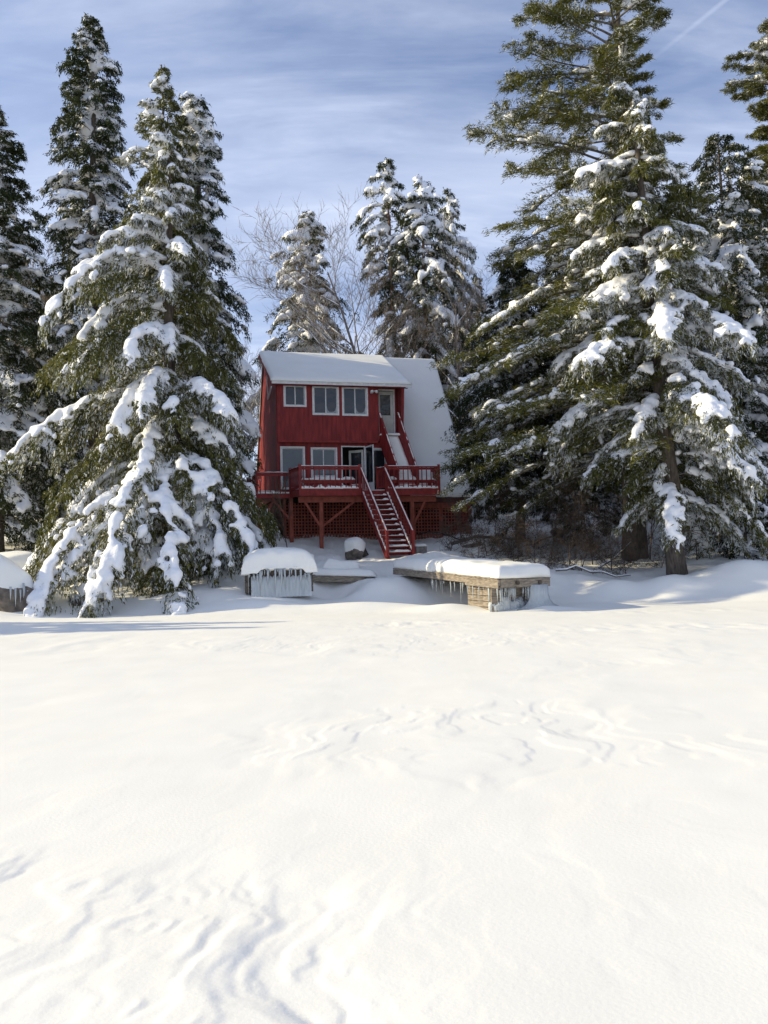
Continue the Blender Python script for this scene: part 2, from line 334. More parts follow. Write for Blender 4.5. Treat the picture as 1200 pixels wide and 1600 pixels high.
# ------------------------------------------------------------------ conifers
def norm(v): return v / (np.linalg.norm(v, axis=-1, keepdims=True) + 1e-9)
def remesh(verts, tris, voxel, smooth=3, dw=1.0):
    me = np_mesh('tmp', verts, tris=tris); o = bpy.data.objects.new('tmp', me); C.objects.link(o)
    m = o.modifiers.new('r', 'REMESH'); m.mode = 'VOXEL'; m.voxel_size = voxel; m.use_smooth_shade = True
    s = o.modifiers.new('s', 'SMOOTH'); s.factor = 0.5; s.iterations = smooth
    dg = bpy.context.evaluated_depsgraph_get(); r = bpy.data.meshes.new_from_object(o.evaluated_get(dg)); r.name = 'snow_load'
    bpy.data.objects.remove(o); bpy.data.meshes.remove(me); r.materials.clear()
    n = len(r.vertices); co = np.empty(n * 3, np.float32); no = np.empty(n * 3, np.float32); r.vertices.foreach_get('co', co); r.vertices.foreach_get('normal', no)
    co = co.reshape(-1, 3).astype(float); no = no.reshape(-1, 3)
    def n3(f, sd): return (vnoise(co[:, 0] * f + 3, co[:, 1] * f + co[:, 2] * f * 0.7, sd) + vnoise(co[:, 1] * f - 7, co[:, 2] * f - co[:, 0] * f * 0.6, sd + 1)) / 2 - 0.5
    d = dw * voxel * (0.9 * n3(0.34 / voxel, 5) + 1.1 * n3(0.7 / voxel, 9))
    co = co + no * d[:, None]; r.vertices.foreach_set('co', np.ascontiguousarray(co, dtype=np.float32).ravel()); r.update()
    return r

GREENS = {'spruce': ((0.030, 0.042, 0.022), (0.075, 0.085, 0.035)), 'cedar': ((0.034, 0.042, 0.018), (0.205, 0.200, 0.062)),
          'pine': ((0.036, 0.044, 0.014), (0.200, 0.195, 0.052)), 'dark': ((0.022, 0.030, 0.018), (0.05, 0.058, 0.028))}
def conifer_meshes(seed, H, prof, z0=0.5, nb=150, e0=(0.5, -0.05), droop=(0.25, 0.6), per=16, cards=20, clen=0.14, cwid=0.035, s0=0.15, side=0.42,
                   hang=0.35, green='spruce', frost=0.25, snow=1.0, sr=0.13, voxel=0.06, trunk_r=0.22, bark='bark', tuft=0.0, lift=0.0, skip=0.0, limb_r=0.035, lean=(0, 0), frontcut=1.0, snowlow=0.3, stub=0, clump=1.1, dens=0.75, ridge=0.9, topsnow=0.8, bsw=0.22, near=1.3, lmax=1.5, dw=1.0, tpow=0.9, rvar=0.70, hwt=0.4):
    """prof: list of (z, left radius, right radius) in metres; returns meshes trunk, branches, crown, snow"""
    rng = np.random.default_rng(seed)
    prof = sorted(prof); pz = np.array([p[0] for p in prof]); pl = np.array([p[1] for p in prof]); pr = np.array([p[2] for p in prof])
    # --- boughs
    t = (np.arange(nb) + rng.random(nb)) / nb; t = t ** tpow
    zb = z0 + (H - 0.15 - z0) * t
    phi = np.arange(nb) * 2.399963 + rng.normal(0, 0.35, nb)
    tt = (zb - z0) / (H - z0)
    el = e0[1] + (e0[0] - e0[1]) * tt + rng.normal(0, 0.10, nb)
    dr = droop[1] + (droop[0] - droop[1]) * tt; dr = dr * rng.uniform(0.7, 1.3, nb)
    w = 0.5 + 0.5 * np.cos(phi)
    def rad(z): return (np.interp(z, pz, pl) * (1 - w) + np.interp(z, pz, pr) * w) * np.where(np.sin(phi) < 0, frontcut, 1.0)
    Rr = rad(zb)
    for _ in range(3): Rr = rad(np.clip(zb + Rr * (el - dr) * 0.7, 0.05, H))
    Rr = np.maximum(Rr * rng.uniform(rvar, 1.10, nb), 0.12)
    if skip: Rr = np.where(rng.random(nb) < skip, Rr * 0.45, Rr)
    hd = np.stack([np.cos(phi), np.sin(phi), 0 * phi], -1)
    bend = rng.normal(0, 0.18, nb)
    lx = lambda z: np.stack([lean[0] * (z / H) ** 1.2, lean[1] * (z / H) ** 1.2, 0 * z], -1)
    base = np.stack([0 * zb, 0 * zb, zb], -1) + lx(zb)
    lat = np.stack([-hd[:, 1], hd[:, 0], 0 * phi], -1)
    def P(i, s):
        r = Rr[i] * s
        zc = Rr[i] * (el[i] * s - dr[i] * s ** 2 + lift * s ** 3)
        return base[i] + hd[i] * r[:, None] + lat[i] * (bend[i] * r * s)[:, None] + np.stack([0 * zc, 0 * zc, zc], -1)
    def T(i, s):
        return norm(P(i, np.minimum(s + 0.03, 1.03)) - P(i, s - 0.03))
    # --- branchlets
    cnt = np.maximum(4, (per * (0.35 + Rr / Rr.max())).astype(int)); bi = np.repeat(np.arange(nb), cnt); n = len(bi)
    s = s0 + (1.0 - s0) * rng.random(n) ** 0.8
    sg = np.where(rng.random(n) < 0.5, -1.0, 1.0)
    bp = P(bi, s); bt = T(bi, s); bl = norm(np.cross(bt, np.array([0, 0, 1.0])))
    fw_ = rng.uniform(0.35, 1.0, n)
    bd = norm(bt * fw_[:, None] + bl * (sg * rng.uniform(0.6, 1.1, n))[:, None] + rng.normal(0, 0.12, (n, 3)) + np.array([0, 0, 1.0]) * tuft)
    ln = np.clip(Rr[bi] * side * (1.15 - 0.75 * s), 0.12, lmax) * rng.uniform(0.6, 1.15, n)
    hg = hang * rng.uniform(0.5, 1.5, n)
    # --- needle cards
    ci = np.repeat(np.arange(n), cards); m = len(ci); ct = rng.random(m) ** 0.8
    cp = bp[ci] + bd[ci] * (ln[ci] * ct)[:, None]; cp[:, 2] -= hg[ci] * ln[ci] * ct ** 2
    jz = rng.normal(0, 1, m)
    cp += rng.normal(0, 1, (m, 3)) * (clen * 0.38) * np.array([1, 1, 0.8]); 
    dn = bd[ci].copy(); dn[:, 2] -= 2 * hg[ci] * ct * 0.9
    cd = norm(dn + rng.normal(0, 0.55, (m, 3)))
    cw = norm(np.cross(cd, rng.normal(0, 1, (m, 3))))
    L = clen * rng.uniform(0.6, 1.4, m)[:, None]; W = cwid * rng.uniform(0.6, 1.4, m)[:, None]
    V = np.stack([cp - cw * W * 0.5 - cd * L * 0.3, cp + cw * W * 0.5 - cd * L * 0.3, cp + cd * L * 0.7], 1).reshape(-1, 3)
    g0, g1 = [np.array(c) for c in GREENS[green]]
    k = np.clip(rng.random(m) * 0.6 + 0.5 * rng.random(n)[ci] - 0.05, 0, 1)[:, None]
    col = g0 * (1 - k) + g1 * k
    def patch(p, f):
        return 0.5 * (vnoise(p[:, 0] * f + p[:, 2] * f * 0.6 + seed, p[:, 1] * f - p[:, 2] * f * 0.5, seed + 5) + vnoise(p[:, 0] * f * 2.3 - p[:, 2] * f * 1.1, p[:, 1] * f * 2.3 + p[:, 2] * f * 1.4 + seed, seed + 6))
    bs = np.clip(rng.normal(0.5, 0.35, nb), 0, 1)
    hz = 1 - hwt + hwt * np.interp(zb / H, [0, 0.5, 1], [1.0, 0.8, topsnow])
    def cover(p, i): return sstep(0.50 - 0.22 * snow * hz[i], 0.72 - 0.22 * snow * hz[i], 0.5 + (patch(p, clump) - 0.5) * (1.15 - bsw) + bsw * (bs[i] - 0.5))
    cv = cover(cp, bi[ci])
    fr = (rng.random(m) < np.clip(frost * (0.45 + 1.2 * cv), 0, 0.9)) * rng.uniform(0.4, 1.0, m)
    col = col * (1 - fr[:, None]) + np.array([0.80, 0.82, 0.85]) * fr[:, None]
    crown = np_mesh('crown', V, tris=np.arange(3 * m).reshape(-1, 3), col=np.repeat(col, 3, axis=0))
    # --- snow pads
    ncopy = 6
    oi = np.tile(np.arange(n), ncopy); ot = np.concatenate([rng.random(n) ** near * 0.92 for _ in range(ncopy)])
    op = bp[oi] + bd[oi] * (ln[oi] * ot)[:, None]; op[:, 2] -= hg[oi] * ln[oi] * ot ** 2
    keep = rng.random(len(oi)) < cover(op, bi[oi]) * dens
    oi = oi[keep]; op = op[keep]; ot = ot[keep]
    ai = np.repeat(np.arange(nb), 26); as_ = rng.uniform(s0 * 0.6, 0.94, len(ai)); ap = P(ai, as_); at_ = T(ai, as_)
    ka = rng.random(len(ai)) < np.clip(cover(ap, ai) * 1.2, 0, 1) * ridge
    ap, at_, ai = ap[ka], at_[ka], ai[ka]
    pos = np.concatenate([op, ap]); ax = np.concatenate([norm(bd[oi] - np.array([0, 0, 1.0]) * (2 * hg[oi] * ot * 0.8)[:, None]), at_])
    r = np.concatenate([sr * np.clip(rng.lognormal(-0.25, 0.40, len(oi)), 0.3, 1.7) * np.clip(0.6 + ln[oi] * 0.5, 0.5, 1.1), sr * rng.uniform(0.7, 1.6, len(ai)) * np.clip(0.5 + Rr[ai] * 0.3, 0.5, 1.3)])
    cell = np.floor(pos / (sr * 4.0)).astype(np.int64); key = (cell[:, 0] * 73856093) ^ (cell[:, 1] * 19349663) ^ (cell[:, 2] * 83492791)
    _, inv, num = np.unique(key, return_inverse=True, return_counts=True); ok = num[inv] >= 4          # lone crumbs have fallen off
    pos, ax, r = pos[ok], ax[ok], r[ok]
    lt = norm(np.cross(ax, np.array([0, 0, 1.0]) + rng.normal(0, 0.2, ax.shape))); up = norm(np.cross(lt, ax))
    pos = pos + up * (r * 0.35)[:, None] + np.array([0, 0, 1.0]) * (r * 0.15)[:, None]
    e = rng.uniform(0.9, 1.5, len(r)); fl = rng.uniform(0.5, 0.8, len(r))
    SV = pos[:, None, :] + ICO1[None, :, 0:1] * (ax * (r * e)[:, None])[:, None, :] + ICO1[None, :, 1:2] * (lt * r[:, None])[:, None, :] + ICO1[None, :, 2:3] * (up * (r * fl)[:, None])[:, None, :]
    SF = (ICO1F[None] + (np.arange(len(r)) * len(ICO1))[:, None, None]).reshape(-1, 3)
    sm = remesh(SV.reshape(-1, 3), SF, voxel, 2, dw) if snow > 0 else None
    # --- trunk and limbs
    tb = MB(); zs = np.linspace(-0.6, H, 12); lxz = lx(np.maximum(zs, 0))
    wob = rng.normal(0, trunk_r * 0.15, (12, 2))
    tb.tube([(lxz[i, 0] + wob[i, 0], lxz[i, 1] + wob[i, 1], zs[i]) for i in range(12)], [trunk_r * max(0.03, (1 - max(z, 0) / H)) ** 0.8 * (1.25 if z < 0.3 else 1) + 0.008 for z in zs], n=10)
    bb = MB()
    for i in range(nb):
        ss = np.linspace(0, 0.97, 7); pp = P(np.full(7, i), ss)
        r0 = limb_r * (0.35 + 0.65 * Rr[i] / Rr.max())
        bb.tube(pp, [r0 * (1 - 0.8 * x) for x in ss], n=4, cap=False)
    for i in range(stub):                             # short dead lower branches on the bare trunk
        z = rng.uniform(0.8, max(z0, 1.2)); a = rng.uniform(0, 6.28); l = rng.uniform(0.3, 1.3)
        bb.tube([(0, 0, z), (math.cos(a) * l * 0.5, math.sin(a) * l * 0.5, z - 0.02), (math.cos(a) * l, math.sin(a) * l, z - 0.15 * l + rng.normal(0, .1))], [0.02, 0.014, 0.004], n=4, cap=False)
    return tb.mesh('trunk', True), bb.mesh('branches', True), crown, sm, bark

def place_tree(name, meshes, label, cat, loc, group=None, rot=0.0, scale=1.0):
    r = thing(name, label, cat, loc, rot, group); r.scale = (scale,) * 3 if not hasattr(scale, '__len__') else scale
    tr, br, cr, sn, bark = meshes
    for nm, me, mt in (('trunk', tr, M[bark]), ('branches', br, M['limb']), ('crown', cr, M['needles']), ('snow_load', sn, M['tree_snow'])):
        if me is None: continue
        o = bpy.data.objects.new(nm, me); C.objects.link(o); o.parent = r
        if not me.materials: me.materials.append(mt)
        if nm != 'trunk': o['kind'] = 'stuff'
    return r
def survey(px0, Y, sil, zbase=None):
    """turn a silhouette read off the photograph into a trunk position, a height and radii in metres"""
    base = atY(px0[0], px0[1], Y); x0 = base.x; z0 = gz(x0, Y) if zbase is None else zbase
    pr = []
    for py, l, r in sil:
        a = atY(l, py, Y); b = atY(r, py, Y); pr.append(((a.z + b.z) / 2 - z0, max(0.05, x0 - a.x), max(0.05, b.x - x0)))
    return (x0, Y, z0 - 0.1), pr, max(p[0] for p in pr)

TREES = 'snow laden conifers along the shore'
# big drooping tree in front on the left
loc, pr, H = survey((270, 900), 28.2, [(180, 252, 262), (240, 228, 285), (320, 190, 305), (400, 125, 335), (440, 85, 350), (520, 60, 385), (580, 25, 402), (660, 15, 410), (750, 5, 418), (830, -15, 445), (900, -25, 460), (960, -15, 460)])
m = conifer_meshes(11, H, pr, z0=0.75, nb=132, e0=(0.75, 0.42), droop=(0.65, 1.30), per=58, cards=52, clen=0.13, cwid=0.038, s0=0.08, side=0.30, hang=1.2,
                   green='cedar', frost=0.25, snow=0.86, sr=0.118, voxel=0.072, trunk_r=0.3, frontcut=0.92, clump=0.6, dens=0.85, ridge=1.0, topsnow=0.25, skip=0.10, bsw=0.60, near=1.7, lmax=1.1, dw=0.7, tpow=1.3, rvar=0.64, hwt=0.8)
place_tree('drooping_conifer', m, 'huge drooping conifer sweeping to the snow left of the red house, boughs bowed by snow', 'tree', loc, TREES)
# tall narrow spruces behind it
loc2, pr, H2 = survey((150, 840), 38, [(22, 137, 146), (80, 106, 176), (150, 86, 196), (220, 76, 202), (320, 62, 208), (400, 50, 220), (500, 40, 235), (700, 20, 255), (850, 20, 255)])
tall = conifer_meshes(21, H2, pr, z0=1.5, nb=280, e0=(0.45, 0.0), droop=(0.45, 0.85), per=20, cards=26, clen=0.17, cwid=0.05, s0=0.15, side=0.34, hang=0.7,
                      green='spruce', frost=0.13, snow=0.45, sr=0.12, voxel=0.12, trunk_r=0.33, clump=0.9, topsnow=0.3)
place_tree('spruce_tree', tall, 'tallest narrow spruce with pointed top at upper left', 'tree', loc2, TREES)
locA, _, _ = survey((-8, 840), 35.5, [(135, -10, 5)])
place_tree('spruce_tree', tall, 'dark spruce cut off by the left edge of the picture', 'tree', locA, TREES, rot=2.1, scale=(0.95, 0.95, 0.80))
loc, pr, H = survey((262, 840), 33.5, [(98, 250, 256), (180, 212, 290), (260, 188, 310), (350, 180, 330), (450, 175, 340), (600, 160, 350), (850, 160, 360)])
m = conifer_meshes(31, H, pr, z0=2, nb=190, e0=(0.55, 0.0), droop=(0.4, 0.8), per=15, cards=22, clen=0.16, cwid=0.045, side=0.38, hang=0.6, green='cedar', frost=0.22, snow=0.5, sr=0.12, voxel=0.10, trunk_r=0.25, skip=0.2, topsnow=0.3)
place_tree('spruce_tree', m, 'conifer with thin spire top rising just behind the huge drooping conifer', 'tree', loc, TREES)
loc, pr, H = survey((318, 840), 35, [(147, 285, 318), (200, 272, 338), (300, 262, 352), (400, 265, 372), (480, 280, 388), (545, 290, 396), (700, 280, 400), (850, 290, 400)])
m = conifer_meshes(41, H, pr, z0=2, nb=220, e0=(0.4, 0.0), droop=(0.5, 0.9), per=15, cards=22, clen=0.16, cwid=0.045, side=0.40, hang=0.7, green='spruce', frost=0.18, snow=0.5, sr=0.12, voxel=0.10, trunk_r=0.25, skip=0.1)
place_tree('spruce_tree', m, 'blunt topped conifer nearest the house gable, behind the huge drooping conifer', 'tree', loc, TREES)
# spruces behind the house
loc, pr, H = survey((488, 640), 50, [(325, 472, 486), (360, 448, 510), (400, 435, 525), (450, 422, 545), (500, 415, 556), (545, 398, 565), (640, 390, 570)])
sp1 = conifer_meshes(51, H, pr, z0=1.5, nb=130, e0=(0.45, 0.0), droop=(0.5, 0.7), per=14, cards=22, clen=0.20, cwid=0.06, side=0.45, hang=0.6, green='spruce', frost=0.15, snow=0.45, sr=0.16, voxel=0.12, trunk_r=0.22, skip=0.15)
place_tree('spruce_tree', sp1, 'snowy spruce behind the left end of the house roof', 'tree', loc, 'snowy spruces behind the house')
loc, pr, H = survey((622, 640), 50, [(246, 595, 615), (290, 575, 642), (330, 560, 660), (380, 555, 670), (430, 570, 675), (480, 588, 675), (560, 590, 675)])
m = conifer_meshes(61, H, pr, z0=5.5, nb=100, e0=(0.4, 0.0), droop=(0.6, 0.8), per=14, cards=22, clen=0.20, cwid=0.06, side=0.45, hang=0.7, green='spruce', frost=0.15, snow=0.42, sr=0.16, voxel=0.12, trunk_r=0.26, bark='red_bark', skip=0.25, lean=(-0.35, 0))
place_tree('spruce_tree', m, 'tallest snowy spruce in the clump behind the house roof', 'tree', loc, 'snowy spruces behind the house')
loc, pr, H = survey((668, 640), 49, [(273, 649, 671), (320, 622, 700), (360, 600, 718), (420, 594, 728), (480, 596, 736), (545, 600, 742), (640, 600, 745)])
m = conifer_meshes(71, H, pr, z0=3, nb=120, e0=(0.35, 0.0), droop=(0.7, 1.0), per=14, cards=22, clen=0.20, cwid=0.06, side=0.45, hang=0.8, green='spruce', frost=0.15, snow=0.42, sr=0.16, voxel=0.12, trunk_r=0.26, bark='red_bark', skip=0.25)
place_tree('spruce_tree', m, 'drooping snowy spruce right of the tallest one behind the house roof', 'tree', loc, 'snowy spruces behind the house')
loc, _, _ = survey((712, 640), 53, [(308, 700, 708)])
place_tree('spruce_tree', sp1, 'slender spruce furthest right in the clump behind the house roof', 'tree', loc, 'snowy spruces behind the house', rot=1.3, scale=(0.80, 0.80, 1.12))
# right: the big pine
loc, pr, H = survey((990, 840), 31, [(-75, 940, 965), (-20, 850, 1040), (8, 812, 1078), (45, 800, 1030), (85, 830, 1000), (120, 790, 1010), (165, 756, 1010), (240, 752, 1020), (320, 748, 1090), (430, 725, 1120), (520, 690, 1100), (600, 665, 1110), (690, 672, 1110), (780, 725, 1080), (800, 745, 1060)])
pine = conifer_meshes(81, H, pr, z0=3.4, nb=235, e0=(0.32, 0.18), droop=(0.16, 0.62), per=42, cards=42, clen=0.17, cwid=0.029, s0=0.20, side=0.30, hang=0.18, tuft=0.16, green='pine', frost=0.15,
                      snow=0.42, sr=0.10, voxel=0.10, trunk_r=0.42, limb_r=0.085, skip=0.14, tpow=1.2, lift=0.08, stub=14, clump=0.7, ridge=0.9)
place_tree('pine_tree', pine, 'giant olive green pine with long bare limbs, its top cut off by the picture', 'tree', loc, TREES)
# right: snow laden fir in front of it
loc, pr, H = survey((1058, 880), 27.3, [(128, 988, 1006), (180, 960, 1050), (240, 945, 1085), (320, 932, 1120), (400, 922, 1145), (480, 898, 1165), (560, 875, 1190), (640, 868, 1205), (720, 925, 1212), (790, 970, 1215), (830, 990, 1210)])
m = conifer_meshes(91, H, pr, z0=2.4, nb=120, e0=(0.40, 0.20), droop=(0.5, 0.90), per=52, cards=54, clen=0.13, cwid=0.034, s0=0.2, side=0.34, hang=0.8, green='cedar', frost=0.24,
                   snow=1.05, sr=0.112, voxel=0.072, trunk_r=0.30, lean=(-0.9, 0), stub=10, clump=0.7, skip=0.14, bsw=0.45, near=1.5, dw=0.9, rvar=0.66)
place_tree('fir_tree', m, 'fir loaded with thick snow pads in front of the giant pine at right', 'tree', loc, TREES)
# right edge trees
loc, _, _ = survey((1240, 840), 36, [(60, 1200, 1240)])
place_tree('pine_tree', pine, 'pine at the right edge of the picture with branches reaching in', 'tree', loc, TREES, rot=2.6, scale=(0.9, 0.9, 0.97))
loc, pr, H = survey((1150, 840), 33.5, [(205, 1100, 1140), (250, 1078, 1190), (320, 1065, 1230), (450, 1060, 1260), (650, 1060, 1280), (800, 1070, 1280)])
fir2 = conifer_meshes(101, H, pr, z0=1.6, nb=170, e0=(0.35, 0.0), droop=(0.5, 0.8), per=16, cards=24, clen=0.16, cwid=0.045, side=0.40, hang=0.6, green='spruce', frost=0.17, snow=0.55, sr=0.12, voxel=0.125, trunk_r=0.22)
place_tree('fir_tree', fir2, 'frosted fir right of the snow padded fir', 'tree', loc, TREES)
# hemlock on the pine's left flank, close to the roof
loc, pr, H = survey((812, 800), 35, [(385, 800, 812), (450, 765, 850), (520, 722, 880), (600, 698, 900), (690, 700, 905), (780, 735, 890), (800, 745, 880)])
hem = conifer_meshes(111, H, pr, z0=2.2, nb=150, e0=(0.35, 0.0), droop=(0.5, 0.75), per=18, cards=26, clen=0.15, cwid=0.04, side=0.40, hang=0.6, green='dark', frost=0.09, snow=0.22, sr=0.10, voxel=0.10, trunk_r=0.2)
place_tree('hemlock_tree', hem, 'hemlock with snowy branches between the white roof and the giant pine trunk', 'tree', loc, TREES)
# young trees under the canopy
loc, pr, H = survey((908, 800), 34, [(690, 905, 911), (730, 890, 925), (770, 878, 938), (800, 874, 944)])
yng = conifer_meshes(121, H, pr, z0=0.15, nb=44, e0=(0.3, 0.0), droop=(0.5, 0.6), per=10, cards=16, clen=0.16, cwid=0.04, side=0.5, hang=0.5, green='dark', frost=0.2, snow=0.6, sr=0.08, voxel=0.06, trunk_r=0.04)
place_tree('young_spruce', yng, 'young dark spruce standing under the giant pine', 'tree', loc)
loc, _, _ = survey((945, 800), 36, [(720, 940, 950)])
place_tree('young_spruce', yng, 'smaller young spruce right behind the young dark spruce', 'tree', loc, rot=2.2, scale=0.8)
loc, _, _ = survey((1165, 850), 29, [(720, 940, 950)])
place_tree('young_spruce', yng, 'snowy young spruce on the bank at the right edge, beside the fir trunk', 'tree', loc, rot=0.7, scale=1.25)
# forest behind
pr = [(0, 2.6, 2.6), (3, 2.9, 2.9), (8, 2.2, 2.2), (13, 1.2, 1.2), (17, 0.1, 0.1)]
bgA = conifer_meshes(131, 17, pr, z0=0.4, nb=150, e0=(0.4, 0), droop=(0.5, 0.7), per=12, cards=20, clen=0.24, cwid=0.075, side=0.45, hang=0.6, green='dark', frost=0.14, snow=0.4, sr=0.15, voxel=0.15, trunk_r=0.2)
BGL = [(28, 58, 350, 'left'), (82, 52, 430, ''), (215, 50, 400, ''), (330, 52, 440, ''), (-60, 46, 250, ''), (755, 56, 430, ''), (815, 50, 400, ''), (880, 47, 360, ''),
       (945, 52, 330, ''), (1020, 46, 350, ''), (1085, 50, 310, ''), (1145, 45, 330, ''), (1190, 48, 260, ''), (1240, 42, 300, ''), (735, 46, 560, ''), (1000, 41, 520, ''), (1110, 40, 470, ''), (860, 42, 500, '')]
BGLAB = ['background spruce at far left between the edge spruce and the tallest spruce', 'dark background spruce behind the lower left spruces', 'background spruce hidden behind the thin spire conifer', 'background spruce glimpsed behind the blunt topped conifer',
         'background spruce beyond the left edge spruce', 'background spruce right of the clump behind the roof', 'background spruce behind the hemlock top', 'background spruce behind the left limbs of the giant pine', 'background spruce just left of the giant pine trunk',
         'background spruce just right of the giant pine trunk', 'background spruce behind the snow padded fir', 'background spruce behind the frosted fir', 'background spruce behind the right edge pine', 'background spruce outermost on the right edge',
         'low background spruce close behind the right end of the roof', 'shorter dark spruce under the giant pine behind its trunk', 'shorter dark spruce under the frosted fir', 'shorter dark spruce behind the hemlock']
for i, (px, Yd, top, _) in enumerate(BGL):
    b = atY(px, 800, Yd); z = gz(b.x, Yd) - 0.1; h = atY(px, top, Yd).z - z
    place_tree('background_spruce', bgA, BGLAB[i], 'tree', (b.x, Yd, z), 'background forest spruces', rot=i * 1.9, scale=(h / 17 * 1.0 + 0.1 * math.sin(i * 7), h / 17 * 1.0 + 0.1 * math.sin(i * 7), h / 17))

for i, (x_, y_, sc_) in enumerate(((-15.6, 21.9, 0.27), (-17.4, 21.0, 0.34), (-14.3, 22.6, 0.22), (-19.0, 21.9, 0.42), (-20.5, 20.4, 0.45))):
    place_tree('shore_spruce', bgA, ['short spruce beyond the left edge nearest the picture', 'short spruce beyond the left edge, second from the picture', 'smallest spruce beyond the left edge by the icy boulder', 'taller spruce beyond the left edge behind the short ones', 'outermost spruce beyond the left edge on the shore'][i], 'tree', (x_, y_, gz(x_, y_) - 0.1), 'small spruces beyond the left edge whose shadow crosses the lake', rot=i * 2.0, scale=sc_)

# ------------------------------------------------------------------ bare trees and brush
def bare_tree(seed, H, r0, levels=4, spread=0.5, nchild=5, up=0.25, first=0.3, n=4, rmin=0.0045):
    rng = random.Random(seed); mb = MB(); sn = []
    def grow(p, d, L, r, lev):
        k = 4 if lev > 1 else 6; pts = [p]; q = p.copy(); dd = d.copy()
        for i in range(k):
            dd = (dd + Vector((rng.gauss(0, 0.10), rng.gauss(0, 0.10), rng.gauss(0, 0.06) + up * 0.12))).normalized(); q = q + dd * (L / k); pts.append(q.copy())
        mb.tube(pts, [r * (1 - 0.75 * i / k) for i in range(k + 1)], n=n if lev < 2 else 3, cap=False)
        if r > 0.018:
            for i in range(k):
                if abs((pts[i + 1] - pts[i]).normalized().z) < 0.8 and rng.random() < 0.75: sn.append((pts[i], pts[i + 1], r * (1 - 0.75 * i / k)))
        if lev >= levels: return
        c = nchild if lev else int(nchild * 2.0)
        for j in range(c):
            t = first + (0.98 - first) * (j + rng.random()) / c if lev == 0 else 0.2 + 0.78 * (j + rng.random()) / c
            i = min(int(t * k), k - 1); b = pts[i].lerp(pts[i + 1], t * k - i)
            ax = (pts[i + 1] - pts[i]).normalized(); a = rng.uniform(0, 6.28)
            pe = ax.orthogonal().normalized(); pe = Matrix.Rotation(a, 3, ax) @ pe
            nd = (ax * (1 - spread * 0.6) + pe * spread * rng.uniform(0.7, 1.3) + Vector((0, 0, up * 0.5))).normalized()
            grow(b, nd, L * rng.uniform(0.38, 0.6) * (1.1 - 0.5 * t if lev == 0 else 1), max(r * (1 - 0.75 * t) * 0.6, rmin), lev + 1)
    grow(Vector((0, 0, -0.2)), Vector((0.03, 0, 1)).normalized(), H, r0, 0)
    sm = MB()
    for a, b, r in sn:
        o = Vector((0, 0, r * 0.9)); sm.tube([a + o, (a + b) / 2 + o * 1.3, b + o], [r * 0.8, r * 1.15, r * 0.7], n=5)
    return mb.mesh('branches', True), (sm.mesh('snow_load', True) if sn else None)
def place_bare(name, ms, label, loc, group=None, rot=0, scale=1.0, cat='tree', mat='twig'):
    r = thing(name, label, cat, loc, rot, group); r.scale = (scale,) * 3
    for nm, me, mt in (('branches', ms[0], M[mat]), ('snow_load', ms[1], M['tree_snow'])):
        if me is None: continue
        o = bpy.data.objects.new(nm, me); C.objects.link(o); o.parent = r
        if not me.materials: me.materials.append(mt)
        o['kind'] = 'stuff'
    return r
btA = bare_tree(5, 13.5, 0.16, 4, 0.62, 6, 0.35, rmin=0.010); btB = bare_tree(6, 10.5, 0.10, 4, 0.6, 5, 0.3, rmin=0.009)
def bare_at(ms, px, py_base, Yd, label, rot=0, scale=1.0):
    b = atY(px, py_base, Yd); return place_bare('bare_tree', ms, label, (b.x, Yd, gz(b.x, Yd) - 0.1), 'leafless hardwoods behind the house', rot, scale)
bare_at(btA, 600, 640, 47, 'leafless hardwood with pale twigs left of the tallest spruce behind the roof', 0.4, 1.03)
bare_at(btB, 540, 640, 46, 'smaller leafless tree between the two spruces behind the house roof', 2.0, 1.0)
bare_at(btB, 415, 640, 47, 'leafless twiggy tree rising left of the house ridge', 4.0, 0.7)
bare_at(btA, 375, 640, 45, 'leafless tree poking out right of the blunt topped conifer', 1.2, 0.66)
bare_at(btB, 725, 640, 45, 'leafless tree right of the spruce clump above the roof end', 3.1, 1.15)
bare_at(btA, 760, 640, 48, 'leafless tree behind the pine branches right of the roof', 5.0, 0.82)
bare_at(btA, 35, 700, 43, 'leafless tree at far left behind the edge spruce', 2.2, 0.85)
bare_at(btB, 1160, 700, 38, 'leafless tree tangled behind the frosted fir at right', 0.3, 1.05)
shA = bare_tree(7, 1.5, 0.017, 3, 0.8, 6, 0.2, 0.02, 3); shB = bare_tree(8, 1.1, 0.015, 3, 0.95, 7, 0.05, 0.02, 3); shC = bare_tree(9, 2.2, 0.022, 3, 0.5, 5, 0.3, 0.25, 3)
